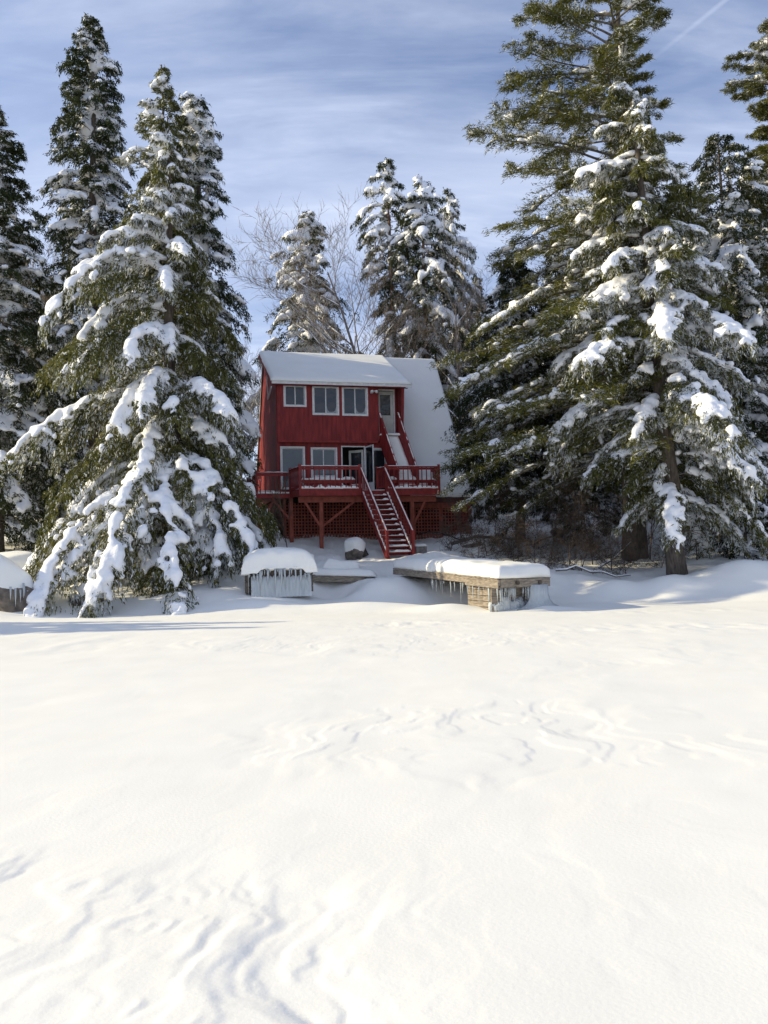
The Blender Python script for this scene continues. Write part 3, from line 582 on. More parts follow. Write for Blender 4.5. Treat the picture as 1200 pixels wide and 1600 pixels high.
BUSH = [(745, 870, 31, 1, 'low bare brush right of the lower staircase'), (775, 860, 33, 0, 'bare shrub by the fallen branch right of the lattice'), (805, 865, 31, 1, 'low bare brush behind the dock end'), (835, 870, 30, 0, 'bare shrub left of the brush below the hemlock'),
        (862, 865, 32, 2, 'tall thin bare sapling left of the giant pine trunk'), (890, 870, 30, 0, 'bare shrub close in front of the giant pine, left side'), (925, 860, 30.5, 2, 'thin bare sapling in front of the young dark spruce'), (955, 870, 29, 0, 'bare shrub at the foot of the giant pine'),
        (1015, 865, 30, 2, 'thin bare sapling between the pine and fir trunks'), (1030, 880, 28.5, 1, 'low bare brush left of the fir trunk'), (1090, 870, 29, 2, 'thin bare sapling right of the fir trunk'), (1125, 870, 30, 0, 'bare shrub right of the fir trunk on the bank'), (720, 860, 34, 0, 'bare shrub against the lattice skirting corner'),
        (850, 880, 28.5, 1, 'low bare brush right behind the dock end on the shore'), (905, 890, 28, 1, 'low bare brush left of the small snow mound'), (980, 880, 28, 1, 'low bare brush between the snow mounds'), (450, 870, 32.5, 2, 'dead whitish sapling under the deck left corner'),
        (760, 850, 32.2, 1, 'tangled brush just below the fallen limb, left end'), (790, 850, 32, 1, 'tangled brush just below the fallen limb, middle'), (820, 850, 31.6, 1, 'tangled brush just below the fallen limb, right end'), (875, 850, 31, 1, 'dense low brush left of the young dark spruce'), (900, 850, 31.5, 0, 'bare shrub directly below the young dark spruce'),
        (935, 850, 31.8, 1, 'dense low brush touching the left side of the pine trunk'), (1010, 850, 31, 0, 'bare shrub touching the right side of the pine trunk'), (1075, 850, 31, 1, 'dense brush close behind the fir trunk'), (1110, 850, 31.5, 1, 'dense brush behind the fir trunk, further right'), (1145, 850, 30.5, 0, 'bare shrub left of the snowy young spruce at right edge'), (840, 840, 33.5, 0, 'bare shrub beneath the hemlock'), (700, 850, 33, 1, 'low brush beside the arching hose')]
for i, (px, py, Yd, k, lab) in enumerate(BUSH):
    b = atY(px, py, Yd); place_bare('bare_shrub', (shA, shB, shC)[k], lab, (b.x, Yd, gz(b.x, Yd) - 0.05), 'leafless brush on the bank', i * 1.3, 1.15 + 0.5 * ((i * 37) % 10) / 10, 'shrub', 'twig' if i == 16 else 'deadtwig')
# fallen limbs
def log(name, label, pts, r0, snow=True):
    P0 = [Vector(p) for p in pts]; r = thing(name, label, 'branch', P0[0]); mb = MB(P0[0]); n = len(P0)
    mb.tube(P0, [r0 * (1 - 0.6 * i / (n - 1)) for i in range(n)], n=7); mb.build('wood', M['limb'], r, True)
    if snow:
        s = MB(P0[0]); s.tube([p + Vector((0, 0, r0 * 0.75)) for p in P0], [r0 * (0.9 - 0.5 * i / (n - 1)) for i in range(n)], n=6); s.build('snow_load', M['tree_snow'], r, True)
def gp(px, py, Yd, up=0.0):
    b = atY(px, py, Yd); return (b.x, Yd, gz(b.x, Yd) + up)
log('fallen_branch', 'long dark fallen limb lying right of the lattice skirting', [gp(705, 835, 33.5, .25), gp(745, 835, 33, .38), gp(790, 830, 32.6, .42), gp(835, 822, 32.4, .55), gp(872, 812, 32.3, .85)], 0.07, False)
log('fallen_branch', 'snow covered fallen limb on the shore right of the dock', [gp(868, 885, 27.2, .10), gp(885, 886, 27.1, .20), gp(900, 888, 27.3, .24), gp(922, 888, 27.2, .14), gp(940, 885, 27.5, .19), gp(962, 890, 27.4, .08), gp(985, 892, 27.6, .10)], 0.035)
log('fallen_branch', 'thin fallen branch leaning at the foot of the fir', [gp(935, 870, 29, .05), gp(960, 850, 29.4, .35), gp(985, 835, 30, .7)], 0.035)
log('driftwood', 'tilted weathered stump beside the boulder under the deck', [gp(572, 868, 33.2, -.1), gp(566, 850, 33.1, .35), gp(562, 835, 33.0, .75)], 0.16, False)

# ------------------------------------------------------------------ boulders
def boulder(label, loc, size, seed, snow=0.16, ice=False, cov=-0.05):
    rng = np.random.default_rng(seed); r = thing('boulder', label, 'rock', loc, 0)
    v = ICO4.copy(); n1 = np.zeros(len(v))
    for k in range(14):
        d = norm(rng.normal(0, 1, 3)); c = rng.uniform(0.55, 0.9); dd = v @ d; v = v - np.maximum(dd - c, 0)[:, None] * d * 0.85
    v *= 1 + 0.05 * (vnoise(v[:, 0] * 5 + 9, v[:, 1] * 5 + v[:, 2] * 4, seed) - 0.5)[:, None]
    v = v * np.array(size); link('rock', np_mesh('rock', v, tris=ICO4F, smooth=True), M['rock'], r)
    up = ICO4[:, 2]; e = sstep(cov, 0.55, up + 0.25 * (vnoise(ICO4[:, 0] * 3 + seed, ICO4[:, 1] * 3, seed) - 0.5))
    v2 = v * 0.985 + np.array([0, 0, 1.0]) * (e * snow * 1.1)[:, None] + ICO4 * (e * 0.05)[:, None]
    link('snow_cap', np_mesh('snow_cap', v2, tris=ICO4F, smooth=True), M['snow'], r)
    if ice:
        for k in range(18):
            a = rng.uniform(2.6, 6.6); R0 = (size[0] * math.cos(a) * 0.80, size[1] * math.sin(a) * 0.80); l = rng.uniform(0.2, 0.6)
            mb = MB(); zt = size[2] * rng.uniform(0.1, 0.4); mb.tube([(R0[0], R0[1], zt), (R0[0] * 1.01, R0[1] * 1.01, zt - l * 0.5), (R0[0], R0[1], zt - l)], [0.03, 0.022, 0.004], n=6); mb.build('icicle', M['ice'], r, True)
    return r
b = gp(8, 940, 24.4); boulder('large brown boulder with snow cap and ice at the left edge', (b[0], b[1], b[2] + 0.15), (1.0, 0.9, 1.05), 13, 0.22, True, 0.2)
b = gp(132, 930, 25.2); boulder('icy boulder half buried under the huge drooping conifer', (b[0], b[1], b[2] + 0.1), (0.55, 0.5, 0.5), 4, 0.15, True)
b = gp(553, 862, 32.8); boulder('grey boulder with snow cap under the deck', (b[0], b[1], b[2] + 0.2), (0.50, 0.45, 0.52), 5, 0.12, False, 0.05)
b = gp(752, 835, 33.5); boulder('low snow covered boulder right of the lattice skirting', (b[0], b[1], b[2]), (0.8, 0.6, 0.32), 6, 0.15)
b = gp(880, 790, 36); boulder('pale boulder deep under the trees left of the pine trunk', (b[0], b[1], b[2] + 0.3), (0.75, 0.6, 0.6), 7, 0.1, False, 0.1)
b = gp(965, 780, 38); boulder('boulder with snow cap just left of the giant pine trunk', (b[0], b[1], b[2] + 0.3), (0.8, 0.6, 0.7), 8, 0.15)
b = gp(20, 830, 30); boulder('snow buried boulder left of the drooping conifer', (b[0], b[1], b[2]), (1.2, 0.9, 0.6), 9, 0.25, False, -0.4)

# ------------------------------------------------------------------ the house (local x along the ridge, local y away from the lake)
HA = R(14.39); HO = Vector((-5.438, 39.661, 0)); ZB = 2.0
OFF = (0, 0, ZB)
HL = (HO.x, HO.y, ZB)
def hw(u, d): return (HO.x + u * math.cos(HA) + d * math.sin(HA), HO.y + u * math.sin(HA) - d * math.cos(HA))
house = thing('red_house', 'red A-frame house with snowy roof, dormer and white framed windows', 'house', HL, HA)
def hb(): return MB(OFF)
def H_(name, fn, mat, parent=house, **k):
    m = hb(); fn(m); return m.build(name, M[mat], parent, **k)
RZ, EZ, ED, LEN = 11.05, 3.95, 4.82, 8.30
sl = (RZ - EZ) / ED                                        # steep slope
DW = 4.15                                                  # dormer front wall
def roof_front(m):
    t = 0.16
    m.prism([(0, RZ), (-ED, EZ), (-ED, EZ - t * 1.4), (0, RZ - t * 1.8)], 5.52, LEN)
H_('roof', roof_front, 'roofing')
H_('roof', lambda m: m.prism([(0.004, RZ), (ED, EZ), (ED, EZ - .22), (0.004, RZ - .29)], -0.05, LEN), 'roofing')
N1 = Vector((0, -sl, 1)).normalized()
nn = (0, -0.83, 0.56)
roof_snow = snow_slab('roof_snow', (5.56, -0.05, RZ), (LEN + 0.03, -0.05, RZ), (LEN + 0.05, -ED, EZ + 0.01), (5.56, -ED, EZ + 0.01), 0.13, house, nx=40, ny=90, edge=0.10, lump=0.22, seed=4, off=OFF, nscale=0.9, normal=nn, sag=0.0)
snow_slab('roof_snow', (LEN + 0.03, 0.05, RZ), (-0.05, 0.05, RZ), (-0.05, ED, EZ), (LEN + 0.03, ED, EZ), 0.14, house, nx=30, ny=20, edge=0.1, seed=5, off=OFF, normal=(0, 0.83, 0.56))
# dormer roof
DE, DZ = 4.47, 8.88
dsl = (RZ + 0.03 - DZ) / DE
H_('dormer_roof', lambda m: m.prism([(0.02, RZ + 0.03), (-DE, DZ), (-DE, DZ - 0.05), (0.02, RZ - 0.10)], -0.22, 5.74), 'roofing')
H_('fascia', lambda m: m.box(-0.22, 5.76, -DE - 0.028, -DE - 0.003, DZ - 0.12, DZ + 0.01), 'white')
H_('gutter', lambda m: m.box(5.55, 5.82, -DE - 0.06, -DE - 0.03, DZ - 0.16, DZ - 0.02), 'white')
snow_slab('roof_snow', (-0.24, -DE - 0.03, DZ + 0.012), (5.80, -DE - 0.03, DZ + 0.012), (5.76, -0.02, RZ + 0.04), (-0.22, -0.02, RZ + 0.04), 0.12, house, nx=70, ny=40, edge=0.08, lump=0.2, seed=7, off=OFF, nscale=0.8, sag=0.03)
H_('soffit', lambda m: m.box(-0.2, 5.7, -DE + 0.01, -DW - 0.05, DZ - 0.14, DZ - 0.10), 'red')
# rake boards of the left gable
H_('rake_board', lambda m: m.beam((-0.245, -0.05, RZ - 0.10), (-0.245, -DE, DZ - 0.07), 0.03, 0.17), 'red')
H_('rake_trim', lambda m: m.beam((-0.03, -1.1, RZ - 0.62), (-0.03, -1.6, DZ - 0.25), 0.05, 0.06), 'white')
H_('rake_trim', lambda m: m.beam((-0.03, -1.6, DZ - 0.25), (-0.2, -DE + 0.3, DZ - 0.2), 0.05, 0.06), 'white')
# walls
H_('gable_wall', lambda m: m.prism([(-DW + 0.06, 4.1), (-DW + 0.06, 8.75), (-0.02, RZ - 0.16), (4.7, 4.1)], 0.0, 0.12), 'siding')
H_('gable_wall', lambda m: m.prism([(-4.6, 4.1), (0, RZ - 0.35), (4.6, 4.1)], LEN - 0.35, LEN - 0.25), 'siding')
def wall_with(m, x0, x1, z0, z1, y, th, holes):
    holes = sorted(holes); cur = x0
    for a, b, c, d in holes:
        if a > cur: m.box(cur, a, y, y + th, z0, z1)
        if c > z0: m.box(a, b, y, y + th, z0, c)
        if d < z1: m.box(a, b, y, y + th, d, z1)
        cur = b
    if cur < x1: m.box(cur, x1, y, y + th, z0, z1)
UP = [(0.38, 1.20, 7.93, 8.73), (1.60, 2.60, 7.60, 8.72), (2.88, 3.87, 7.59, 8.72)]
H_('front_wall', lambda m: wall_with(m, 0.05, 4.32, 6.42, DZ - 0.10, -DW, 0.13, UP), 'siding')
H_('trim_board', lambda m: m.box(0.04, 0.16, -DW - 0.022, -DW - 0.002, 6.42, DZ - 0.16), 'red')
H_('trim_board', lambda m: m.box(0.04, 4.34, -DW - 0.03, -DW + 0.02, 6.36, 6.44), 'red')
LW = -3.93
LO = [(0.23, 1.13, 4.46, 6.13), (1.53, 2.52, 4.96, 6.10), (2.82, 3.78, 4.24, 6.20), (4.02, 4.72, 4.30, 6.10)]
H_('lower_wall', lambda m: wall_with(m, 0.13, 5.5, 4.15, 6.42, LW, 0.13, LO), 'siding')
H_('overhang', lambda m: m.box(0.13, 4.32, -DW + 0.022, LW + 0.1, 6.425, 6.475), 'red')
# solid near-black boxes behind the openings, the rooms' shade put into their colour
H_('interior_shade', lambda m: m.box(0.14, 5.4, LW + 0.9, 0.5, 4.2, 6.4).box(0.14, 4.3, -DW + 0.7, -0.5, 6.6, 8.9), 'dark')
# door nook upstairs
H_('nook_wall', lambda m: wall_with(m, 4.43, 5.41, 6.66, DZ + 0.3, -3.45, 0.1, [(4.58, 5.26, 6.70, 8.76)]), 'siding')
H_('nook_wall', lambda m: m.box(4.32, 4.42, -DW, -3.45, 6.44, DZ - 0.1), 'siding')
H_('nook_wall', lambda m: m.prism([(-3.45, 6.3), (-3.95, 6.3), (-4.32, DZ - 0.1), (-3.45, DZ + 0.25)], 5.42, 5.54), 'siding')
H_('nook_floor', lambda m: m.box(4.42, 5.42, -4.16, -3.36, 6.56, 6.66), 'brown')
H_('cheek_wall', lambda m: m.prism([(-0.4, RZ - 0.45), (-3.44, DZ + 0.3), (-3.44, 6.2), (-0.4, RZ - 0.75)], 5.44, 5.52), 'siding')
dr = H_('door', lambda m: m.box(4.60, 5.24, -3.46, -3.41, 6.74, 8.74), 'door')
m = hb(); wall_with(m, 4.52, 5.32, 6.72, 8.84, -3.49, 0.05, [(4.59, 5.25, 6.72, 8.76)]); m.build('door_frame', M['white'], house)
H_('pane', lambda m: m.box(4.66, 5.12, -3.468, -3.455, 7.68, 8.58), 'glass', dr)
H_('handle', lambda m: m.tube([(4.64, -3.46, 7.55), (4.64, -3.53, 7.55), (4.72, -3.53, 7.55)], 0.014), 'black', dr)
def window(x0, x1, z0, z1, y, mull=None, glass='glass', frost=0, fr=0.075, sash=0.03):
    w = hb()
    w.box(x0 - fr, x0, y - 0.03, y + 0.1, z0 - fr, z1 + fr).box(x1, x1 + fr, y - 0.03, y + 0.1, z0 - fr, z1 + fr)
    w.box(x0, x1, y - 0.03, y + 0.1, z1, z1 + fr).box(x0, x1, y - 0.045, y + 0.1, z0 - fr, z0)
    o = w.build('window', M['white'], house)
    s = hb(); s.box(x0, x1, y + 0.03, y + 0.06, z0, z0 + sash).box(x0, x1, y + 0.03, y + 0.06, z1 - sash, z1).box(x0, x0 + sash, y + 0.03, y + 0.06, z0 + sash, z1 - sash).box(x1 - sash, x1, y + 0.03, y + 0.06, z0 + sash, z1 - sash)
    xs = [x0] + ([mull] if mull else []) + [x1]
    if mull: s.box(mull - 0.022, mull + 0.022, y + 0.022, y + 0.062, z0 + sash, z1 - sash)
    s.build('sash', M['white'], o)
    for a, b in zip(xs[:-1], xs[1:]):
        p = hb(); p.box(a + 0.01, b - 0.01, y + 0.045, y + 0.053, z0 + 0.01, z1 - 0.01); p.build('pane', M[glass], o)
        if frost and a != x0 or frost > 1:
            q = hb(); n = 12; zz0 = z0 + sash; vs = []
            for i in range(n + 1):
                t = i / n; xx = a + 0.03 + (b - a - 0.06) * t; e = abs(2 * t - 1) ** 4; hh = 0.05 + 0.26 * e
                vs += [(xx, y + 0.043, zz0), (xx, y + 0.043, zz0 + hh)]
            q.add(vs, [(2 * i, 2 * i + 2, 2 * i + 3, 2 * i + 1) for i in range(n)]); q.build('frost', M['frost'], o)
    return o
y = -DW
window(*UP[0][:2], *UP[0][2:], y, 0.80)
window(*UP[1][:2], *UP[1][2:], y, 2.11, frost=1)
window(*UP[2][:2], *UP[2][2:], y, 3.38, frost=1)
window(*LO[0][:2], *LO[0][2:], LW, None, 'glass_reflect')
window(*LO[1][:2], *LO[1][2:], LW, 2.0, 'glass_reflect')
# ground floor doorway with its open storm door
m = hb(); x0, x1, z0, z1 = LO[2]
m.box(x0 - 0.05, x0, LW - 0.03, LW + 0.13, z0, z1 + 0.05).box(x1, x1 + 0.05, LW - 0.03, LW + 0.13, z0, z1 + 0.05).box(x0, x1, LW - 0.03, LW + 0.13, z1, z1 + 0.05); m.build('door_frame', M['white'], house)
m = hb()
def door_leaf(m, p, q, z0, z1, th=0.04, st=0.1):
    p = Vector(p); q = Vector(q); e = (q - p).normalized()
    def up(v, z): return (v.x, v.y, z)
    m.beam(up(p + e * st / 2, z0), up(p + e * st / 2, z1), th, st, up=e); m.beam(up(q - e * st / 2, z0), up(q - e * st / 2, z1), th, st, up=e)
    m.beam(up(p + e * st, z1 - st / 2), up(q - e * st, z1 - st / 2), th, st); m.beam(up(p + e * st, z0 + 0.2), up(q - e * st, z0 + 0.2), th, 0.4)
    return e
door_leaf(m, (3.22, LW + 0.50, 0), (3.78, LW + 0.10, 0), 4.24, 6.10); dl = m.build('door', M['door'], house)
H_('pane', lambda m: m.beam((3.5, LW + 0.3, 4.65), (3.5, LW + 0.3, 6.0), 0.008, 0.5, up=(0.56, -0.40, 0)), 'glass', dl)
m = hb(); door_leaf(m, (3.83, LW - 0.04, 0), (3.98, LW - 0.85, 0), 4.24, 6.22, 0.035, 0.06); sd = m.build('storm_door', M['white'], house)
H_('pane', lambda m: m.beam((3.905, LW - 0.445, 4.66), (3.905, LW - 0.445, 6.16), 0.008, 0.68, up=(0.15, -0.81, 0)), 'glass', sd)
window(*LO[3][:2], *LO[3][2:], LW, None, 'glass')
# flood light
fl = H_('flood_light', lambda m: m.box(4.06, 4.16, -DW - 0.06, -DW - 0.002, 8.50, 8.62), 'white')
for dx in (-0.02, 0.14):
    m = hb(); m.tube([(4.11, -DW - 0.06, 8.58), (4.11 + dx * 0.6, -DW - 0.12, 8.60), (4.11 + dx, -DW - 0.16, 8.58), (4.11 + dx * 1.3, -DW - 0.26, 8.54)], [0.02, 0.02, 0.045, 0.075], n=10); m.build('lamp', M['white'], fl, True)
# skirting under the house
H_('skirt_beam', lambda m: m.box(5.7, LEN - 0.02, -ED + 0.05, -ED + 0.15, 3.50, 3.87), 'brown')
H_('foundation_shade', lambda m: m.box(0.3, LEN - 0.3, -3.4, 4.4, 0.8, 4.08), 'dark')  # solid near-black block; the shade behind the lattice is put into its colour
def lattice(name, x0, x1, z0, z1, y, step=0.135, w=0.05):
    m = hb(); n = int((x1 - x0) / step)
    for i in range(n + 1): m.box(x0 + i * step, x0 + i * step + w, y, y + 0.012, z0, z1)
    k = int((z1 - z0) / step)
    for i in range(k + 1): m.box(x0, x1, y + 0.0125, y + 0.0245, z0 + i * step, z0 + i * step + w)
    o = m.build(name, M['brown'], house); o['kind'] = 'stuff'; return o
lattice('lattice', 5.75, LEN - 0.06, 1.8, 3.50, -ED + 0.09)
lattice('lattice', 0.3, 5.65, 0.7, 3.8, -4.05)
H_('side_skirt', lambda m: m.box(0.30, 0.36, -4.0, 4.2, 0.7, 4.1), 'brown')
for xa, xb, yb in ((5.66, 5.76, 0.13), (LEN - 0.12, LEN - 0.02, 0.13), (6.88, 6.96, 0.085)): H_('lattice_frame', lambda m: m.box(xa, xb, -ED + 0.06, -ED + yb, 2.1, 3.5), 'brown')
H_('side_skirt', lambda m: m.box(LEN - 0.1, LEN - 0.03, -ED + 0.16, ED - 0.2, 2.0, 3.87), 'brown')

# ------------------------------------------------------------------ deck
deck = thing('timber_deck', 'red timber deck with railings raised on posts in front of the house', 'deck', HL, HA)
FD = -6.0; DF = 4.20
def D_(name, fn, mat='red', parent=None, **k):
    m = hb(); fn(m); return m.build(name, M[mat], parent or deck, **k)
D_('deck_floor', lambda m: m.box(0.66, 6.50, FD + 0.04, LW - 0.03, DF - 0.14, DF - 0.02), 'brown')
D_('deck_floor', lambda m: m.box(-0.95, 0.655, -4.6, -1.5, DF - 0.16, DF - 0.03), 'brown')
D_('fascia_board', lambda m: m.box(0.62, 3.12, FD - 0.01, FD + 0.035, 3.97, 4.26))
D_('fascia_board', lambda m: m.box(4.18, 6.48, FD - 0.01, FD + 0.035, 3.97, 4.26))
D_('fascia_board', lambda m: m.box(3.125, 4.175, FD + 0.0, FD + 0.036, 3.99, 4.16))
D_('fascia_board', lambda m: m.beam((0.64, FD, 4.11), (0.46, -4.62, 4.11), 0.04, 0.27))
D_('fascia_board', lambda m: m.box(-0.95, 0.45, -4.65, -4.605, 3.98, 4.15))
D_('beam', lambda m: m.box(0.62, 6.40, -5.75, -5.6, 3.72, 3.965), 'brown')
def gl(u, d): 
    x, y_ = hw(u, d); return gz(x, y_)
for u, d in ((1.53, 5.68), (5.35, 5.68), (0.5, 4.5), (-0.85, 4.5)):
    D_('post', lambda m: m.box(u - 0.075, u + 0.075, -d - 0.075 - .002, -d + 0.075 + .002, gl(u, d) - 0.3, 3.72 if d > 5 else 4.04), 'brown')
for a, b in (((1.50, -5.69, 2.75), (0.85, -5.69, 3.80)), ((1.58, -5.69, 2.75), (3.05, -5.69, 3.85)), ((5.40, -5.69, 2.75), (5.95, -5.69, 3.80)), ((0.45, -4.5, 3.1), (-0.3, -4.5, 3.98)), ((-0.8, -4.5, 3.0), (-.2, -4.5, 3.9))):
    D_('brace', lambda m: m.beam(a, b, 0.05, 0.09), 'brown')
balu = MB().box(-0.018, 0.018, -0.018, 0.018, 0, 0.86).mesh('baluster')
def rail_run(a, b, zt, n, parent_name='railing', height=0.92, snow=True, post_a=True, post_b=True, seed=1):
    a = Vector(a); b = Vector(b); d = (b - a)
    m = hb(); z = zt
    m.beam((a.x, a.y, z - 0.02), (b.x, b.y, z - 0.02), 0.12, 0.04); m.beam((a.x, a.y, z - 0.10), (b.x, b.y, z - 0.10), 0.04, 0.09); m.beam((a.x, a.y, zt - height + 0.10), (b.x, b.y, zt - height + 0.10), 0.04, 0.08)
    r = m.build(parent_name, M['red'], deck)
    for i in range(n):
        t = (i + 0.7) / (n + 0.4); p = a.lerp(b, t)
        o = bpy.data.objects.new('baluster', balu); C.objects.link(o); o.parent = r; o.location = (p.x, p.y - 0.04, zt - height + 0.045 - ZB)
    if snow: snow_strip('rail_snow', (a.x, a.y, zt + 0.002), (b.x, b.y, zt + 0.002), 0.08, 0.022, r, seed=seed, off=OFF, lump=0.95)
    for q, on in ((a, post_a), (b, post_b)):
        if on:
            pm = hb(); pm.box(q.x - 0.05, q.x + 0.05, q.y - 0.065, q.y + 0.035, 4.0, zt + 0.07); pm.build('rail_post', M['red'], r)
balu.materials.append(M['red'])
rail_run((0.66, FD + 0.05, 0), (3.10, FD + 0.05, 0), 5.17, 11, seed=2)
rail_run((4.20, FD + 0.05, 0), (6.46, FD + 0.05, 0), 5.18, 11, seed=3)
rail_run((0.66, FD + 0.12, 0), (0.46, -4.62, 0), 5.15, 7, post_a=False, seed=4)
rail_run((-0.92, -4.6, 0), (0.40, -4.6, 0), 5.04, 6, post_b=False, seed=5)
rail_run((6.46, FD + 0.12, 0), (6.50, -4.9, 0), 5.18, 5, post_a=False, post_b=False, seed=6)
rail_run((4.20, FD + 0.12, 0), (4.02, -5.2, 0), 5.16, 5, post_a=False, seed=7)
rail_run((-0.92, -4.55, 0), (-0.98, -1.6, 0), 5.04, 12, post_a=False, seed=8)
# built-in benches, snow on them and on the floor edge
for x0, x1, sd_ in ((0.8, 2.95, 11), (4.35, 6.35, 12)):
    bn = D_('bench', lambda m: m.box(x0, x1, FD + 0.30, FD + 0.72, 4.60, 4.64).box(x0, x1, FD + 0.28, FD + 0.298, 4.50, 4.64).box(x0 + 0.1, x0 + 0.2, FD + 0.35, FD + 0.6, DF - 0.02, 4.6).box(x1 - 0.2, x1 - 0.1, FD + 0.35, FD + 0.6, DF - 0.02, 4.6))
    snow_slab('bench_snow', (x0, FD + 0.29, 4.642), (x1, FD + 0.29, 4.642), (x1, FD + 0.72, 4.642), (x0, FD + 0.72, 4.642), 0.10, bn, nx=40, ny=8, edge=0.1, lump=1.0, seed=sd_, off=OFF, nscale=4)
    snow_slab('floor_snow', (x0 - 0.1, FD - 0.005, 4.262 if True else 0), (x1 + 0.1, FD - 0.005, 4.262), (x1 + 0.1, FD + 0.28, 4.262), (x0 - 0.1, FD + 0.28, 4.262), 0.12, deck, nx=60, ny=8, edge=0.08, lump=0.8, seed=sd_ + 5, off=OFF, nscale=5)
snow_slab('floor_snow', (-0.95, -4.64, DF - 0.02), (0.5, -4.64, DF - 0.02), (0.5, -3.6, DF - 0.02), (-0.95, -3.6, DF - 0.02), 0.10, deck, nx=30, ny=20, edge=0.12, lump=0.5, seed=21, off=OFF)
snow_slab('floor_snow', (0.7, FD + 0.3, DF - 0.015), (6.4, FD + 0.3, DF - 0.015), (6.4, LW - 0.1, DF - 0.015), (0.7, LW - 0.1, DF - 0.015), 0.06, deck, nx=60, ny=20, edge=0.2, lump=0.7, seed=22, off=OFF)

# ------------------------------------------------------------------ upper staircase
us = thing('upper_staircase', 'red boarded staircase filled with snow climbing from deck to upper door', 'stairs', HL, HA)
SH = 0.30                                                  # it drifts sideways on its way down
def up_(x, t, z0, z1): return (x + SH * t, -4.14 - 1.66 * t, z0 + (z1 - z0) * t)
for k, x in enumerate((4.44, 5.27)):
    m = hb(); V0 = [up_(x, 0, 6.30, 0), up_(x, 0, 7.60, 0), up_(x, 1, 0, 5.02), up_(x, 1, 0, 4.19), up_(x, 0.92, 0, 4.19)]
    V0[4] = (x + SH * 0.92, -4.14 - 1.66 * 0.92, 4.19)
    vs = V0 + [(a[0] + 0.05, a[1], a[2]) for a in V0]; n = 5
    m.add(vs, [tuple(range(n)), tuple(range(2 * n - 1, n - 1, -1))] + [(i, i + n, (i + 1) % n + n, (i + 1) % n) for i in range(n)]); m.build('side_panel', M['siding'], us)
    a = up_(x + 0.025, -0.02, 7.63, 5.05); b = up_(x + 0.025, 1.03, 7.63, 5.05)
    m = hb(); m.beam(a, b, 0.09, 0.045); o = m.build('handrail', M['red'], us)
    snow_strip('rail_snow', (a[0], a[1], a[2] + 0.025), (b[0], b[1], b[2] + 0.025), 0.07, 0.022, o, seed=90 + k, off=OFF)
m = hb(); m.tube([(5.29, -4.12, 7.66), (5.29, -4.04, 7.74), (5.31, -3.94, 7.72), (5.34, -3.92, 7.6)], 0.025, n=8); m.build('rail_end', M['red'], us, True)
m = hb(); m.box(5.55, 5.65, -5.86, -5.76, 4.18, 5.22); m.build('newel_post', M['red'], us)
for i in range(11):
    p = up_(4.50, (i + 0.3) / 10.6, 6.56, 4.26); m = hb(); m.box(p[0], p[0] + 0.76, p[1] - 0.15, p[1] + 0.05, p[2] - 0.10, p[2] - 0.06); m.build('tread', M['red'], us)
a = up_(4.495, 1, 0, 4.24); b = up_(5.265, 1, 0, 4.24); c_ = up_(5.265, 0, 6.64, 0); d_ = up_(4.495, 0, 6.64, 0)
snow_slab('stair_snow', a, b, c_, d_, 0.09, us, nx=12, ny=40, edge=0.05, lump=0.25, seed=31, off=OFF, normal=(0, -0.5, 0.86))
snow_slab('stair_snow', (4.45, -4.30, 6.70), (5.38, -4.30, 6.70), (5.38, -3.52, 6.70), (4.45, -3.52, 6.70), 0.10, us, nx=14, ny=12, edge=0.08, lump=0.3, seed=32, off=OFF)

# ------------------------------------------------------------------ lower staircase
ls = thing('lower_staircase', 'steep red open staircase dusted with snow running from deck down to shore', 'stairs', HL, HA)
sx0, sx1 = 3.18, 4.12; yT, zT = FD, 4.17; yB, zB = -9.0, gl(3.7, 9.0) + 0.02
NT = 13
def sp(x, t): return (x + 0.26 * t, yT + (yB - yT) * t, zT + (zB - zT) * t)
for x in (sx0, sx1):
    m = hb(); a = sp(x, -0.0); b = sp(x, 1.02); m.beam((a[0], a[1], a[2] - 0.16), (b[0], b[1], b[2] - 0.10), 0.05, 0.27); o = m.build('stringer', M['red'], ls)
for i in range(1, NT):
    p = sp(0, i / NT); m = hb(); m.box(sx0 + 0.03 + p[0], sx1 - 0.03 + p[0], p[1] - 0.14, p[1] + 0.12, p[2] - 0.04, p[2]); o = m.build('tread', M['red'], ls)
    m = hb(); m.box(sx0 + 0.03 + p[0], sx1 - 0.03 + p[0], p[1] + 0.10, p[1] + 0.115, p[2] - 0.13, p[2] - 0.042); m.build('riser', M['red'], o)
    rr = random.Random(i); w = rr.uniform(0.10, 0.22) if i < 11 else 0.6
    snow_slab('tread_snow', (p[0] + sx1 - 0.04 - w, p[1] - 0.135, p[2] + 0.002), (p[0] + sx1 - 0.04, p[1] - 0.135, p[2] + 0.002), (p[0] + sx1 - 0.04, p[1] + 0.09, p[2] + 0.002), (p[0] + sx1 - 0.04 - w, p[1] + 0.09, p[2] + 0.002), 0.06, o, nx=10, ny=7, edge=0.06, lump=0.6, seed=i, off=OFF, nscale=5)
    snow_slab('tread_snow', (p[0] + sx0 + 0.05, p[1] - 0.145, p[2] + 0.002), (p[0] + sx1 - 0.06 - w, p[1] - 0.145, p[2] + 0.002), (p[0] + sx1 - 0.06 - w, p[1] - 0.085, p[2] + 0.002), (p[0] + sx0 + 0.05, p[1] - 0.085, p[2] + 0.002), 0.014, o, nx=16, ny=5, edge=0.04, lump=0.9, seed=i + 40, off=OFF, nscale=6)
sb = MB().box(-0.016, 0.016, -0.016, 0.016, 0, 0.78).mesh('baluster'); sb.materials.append(M['red'])
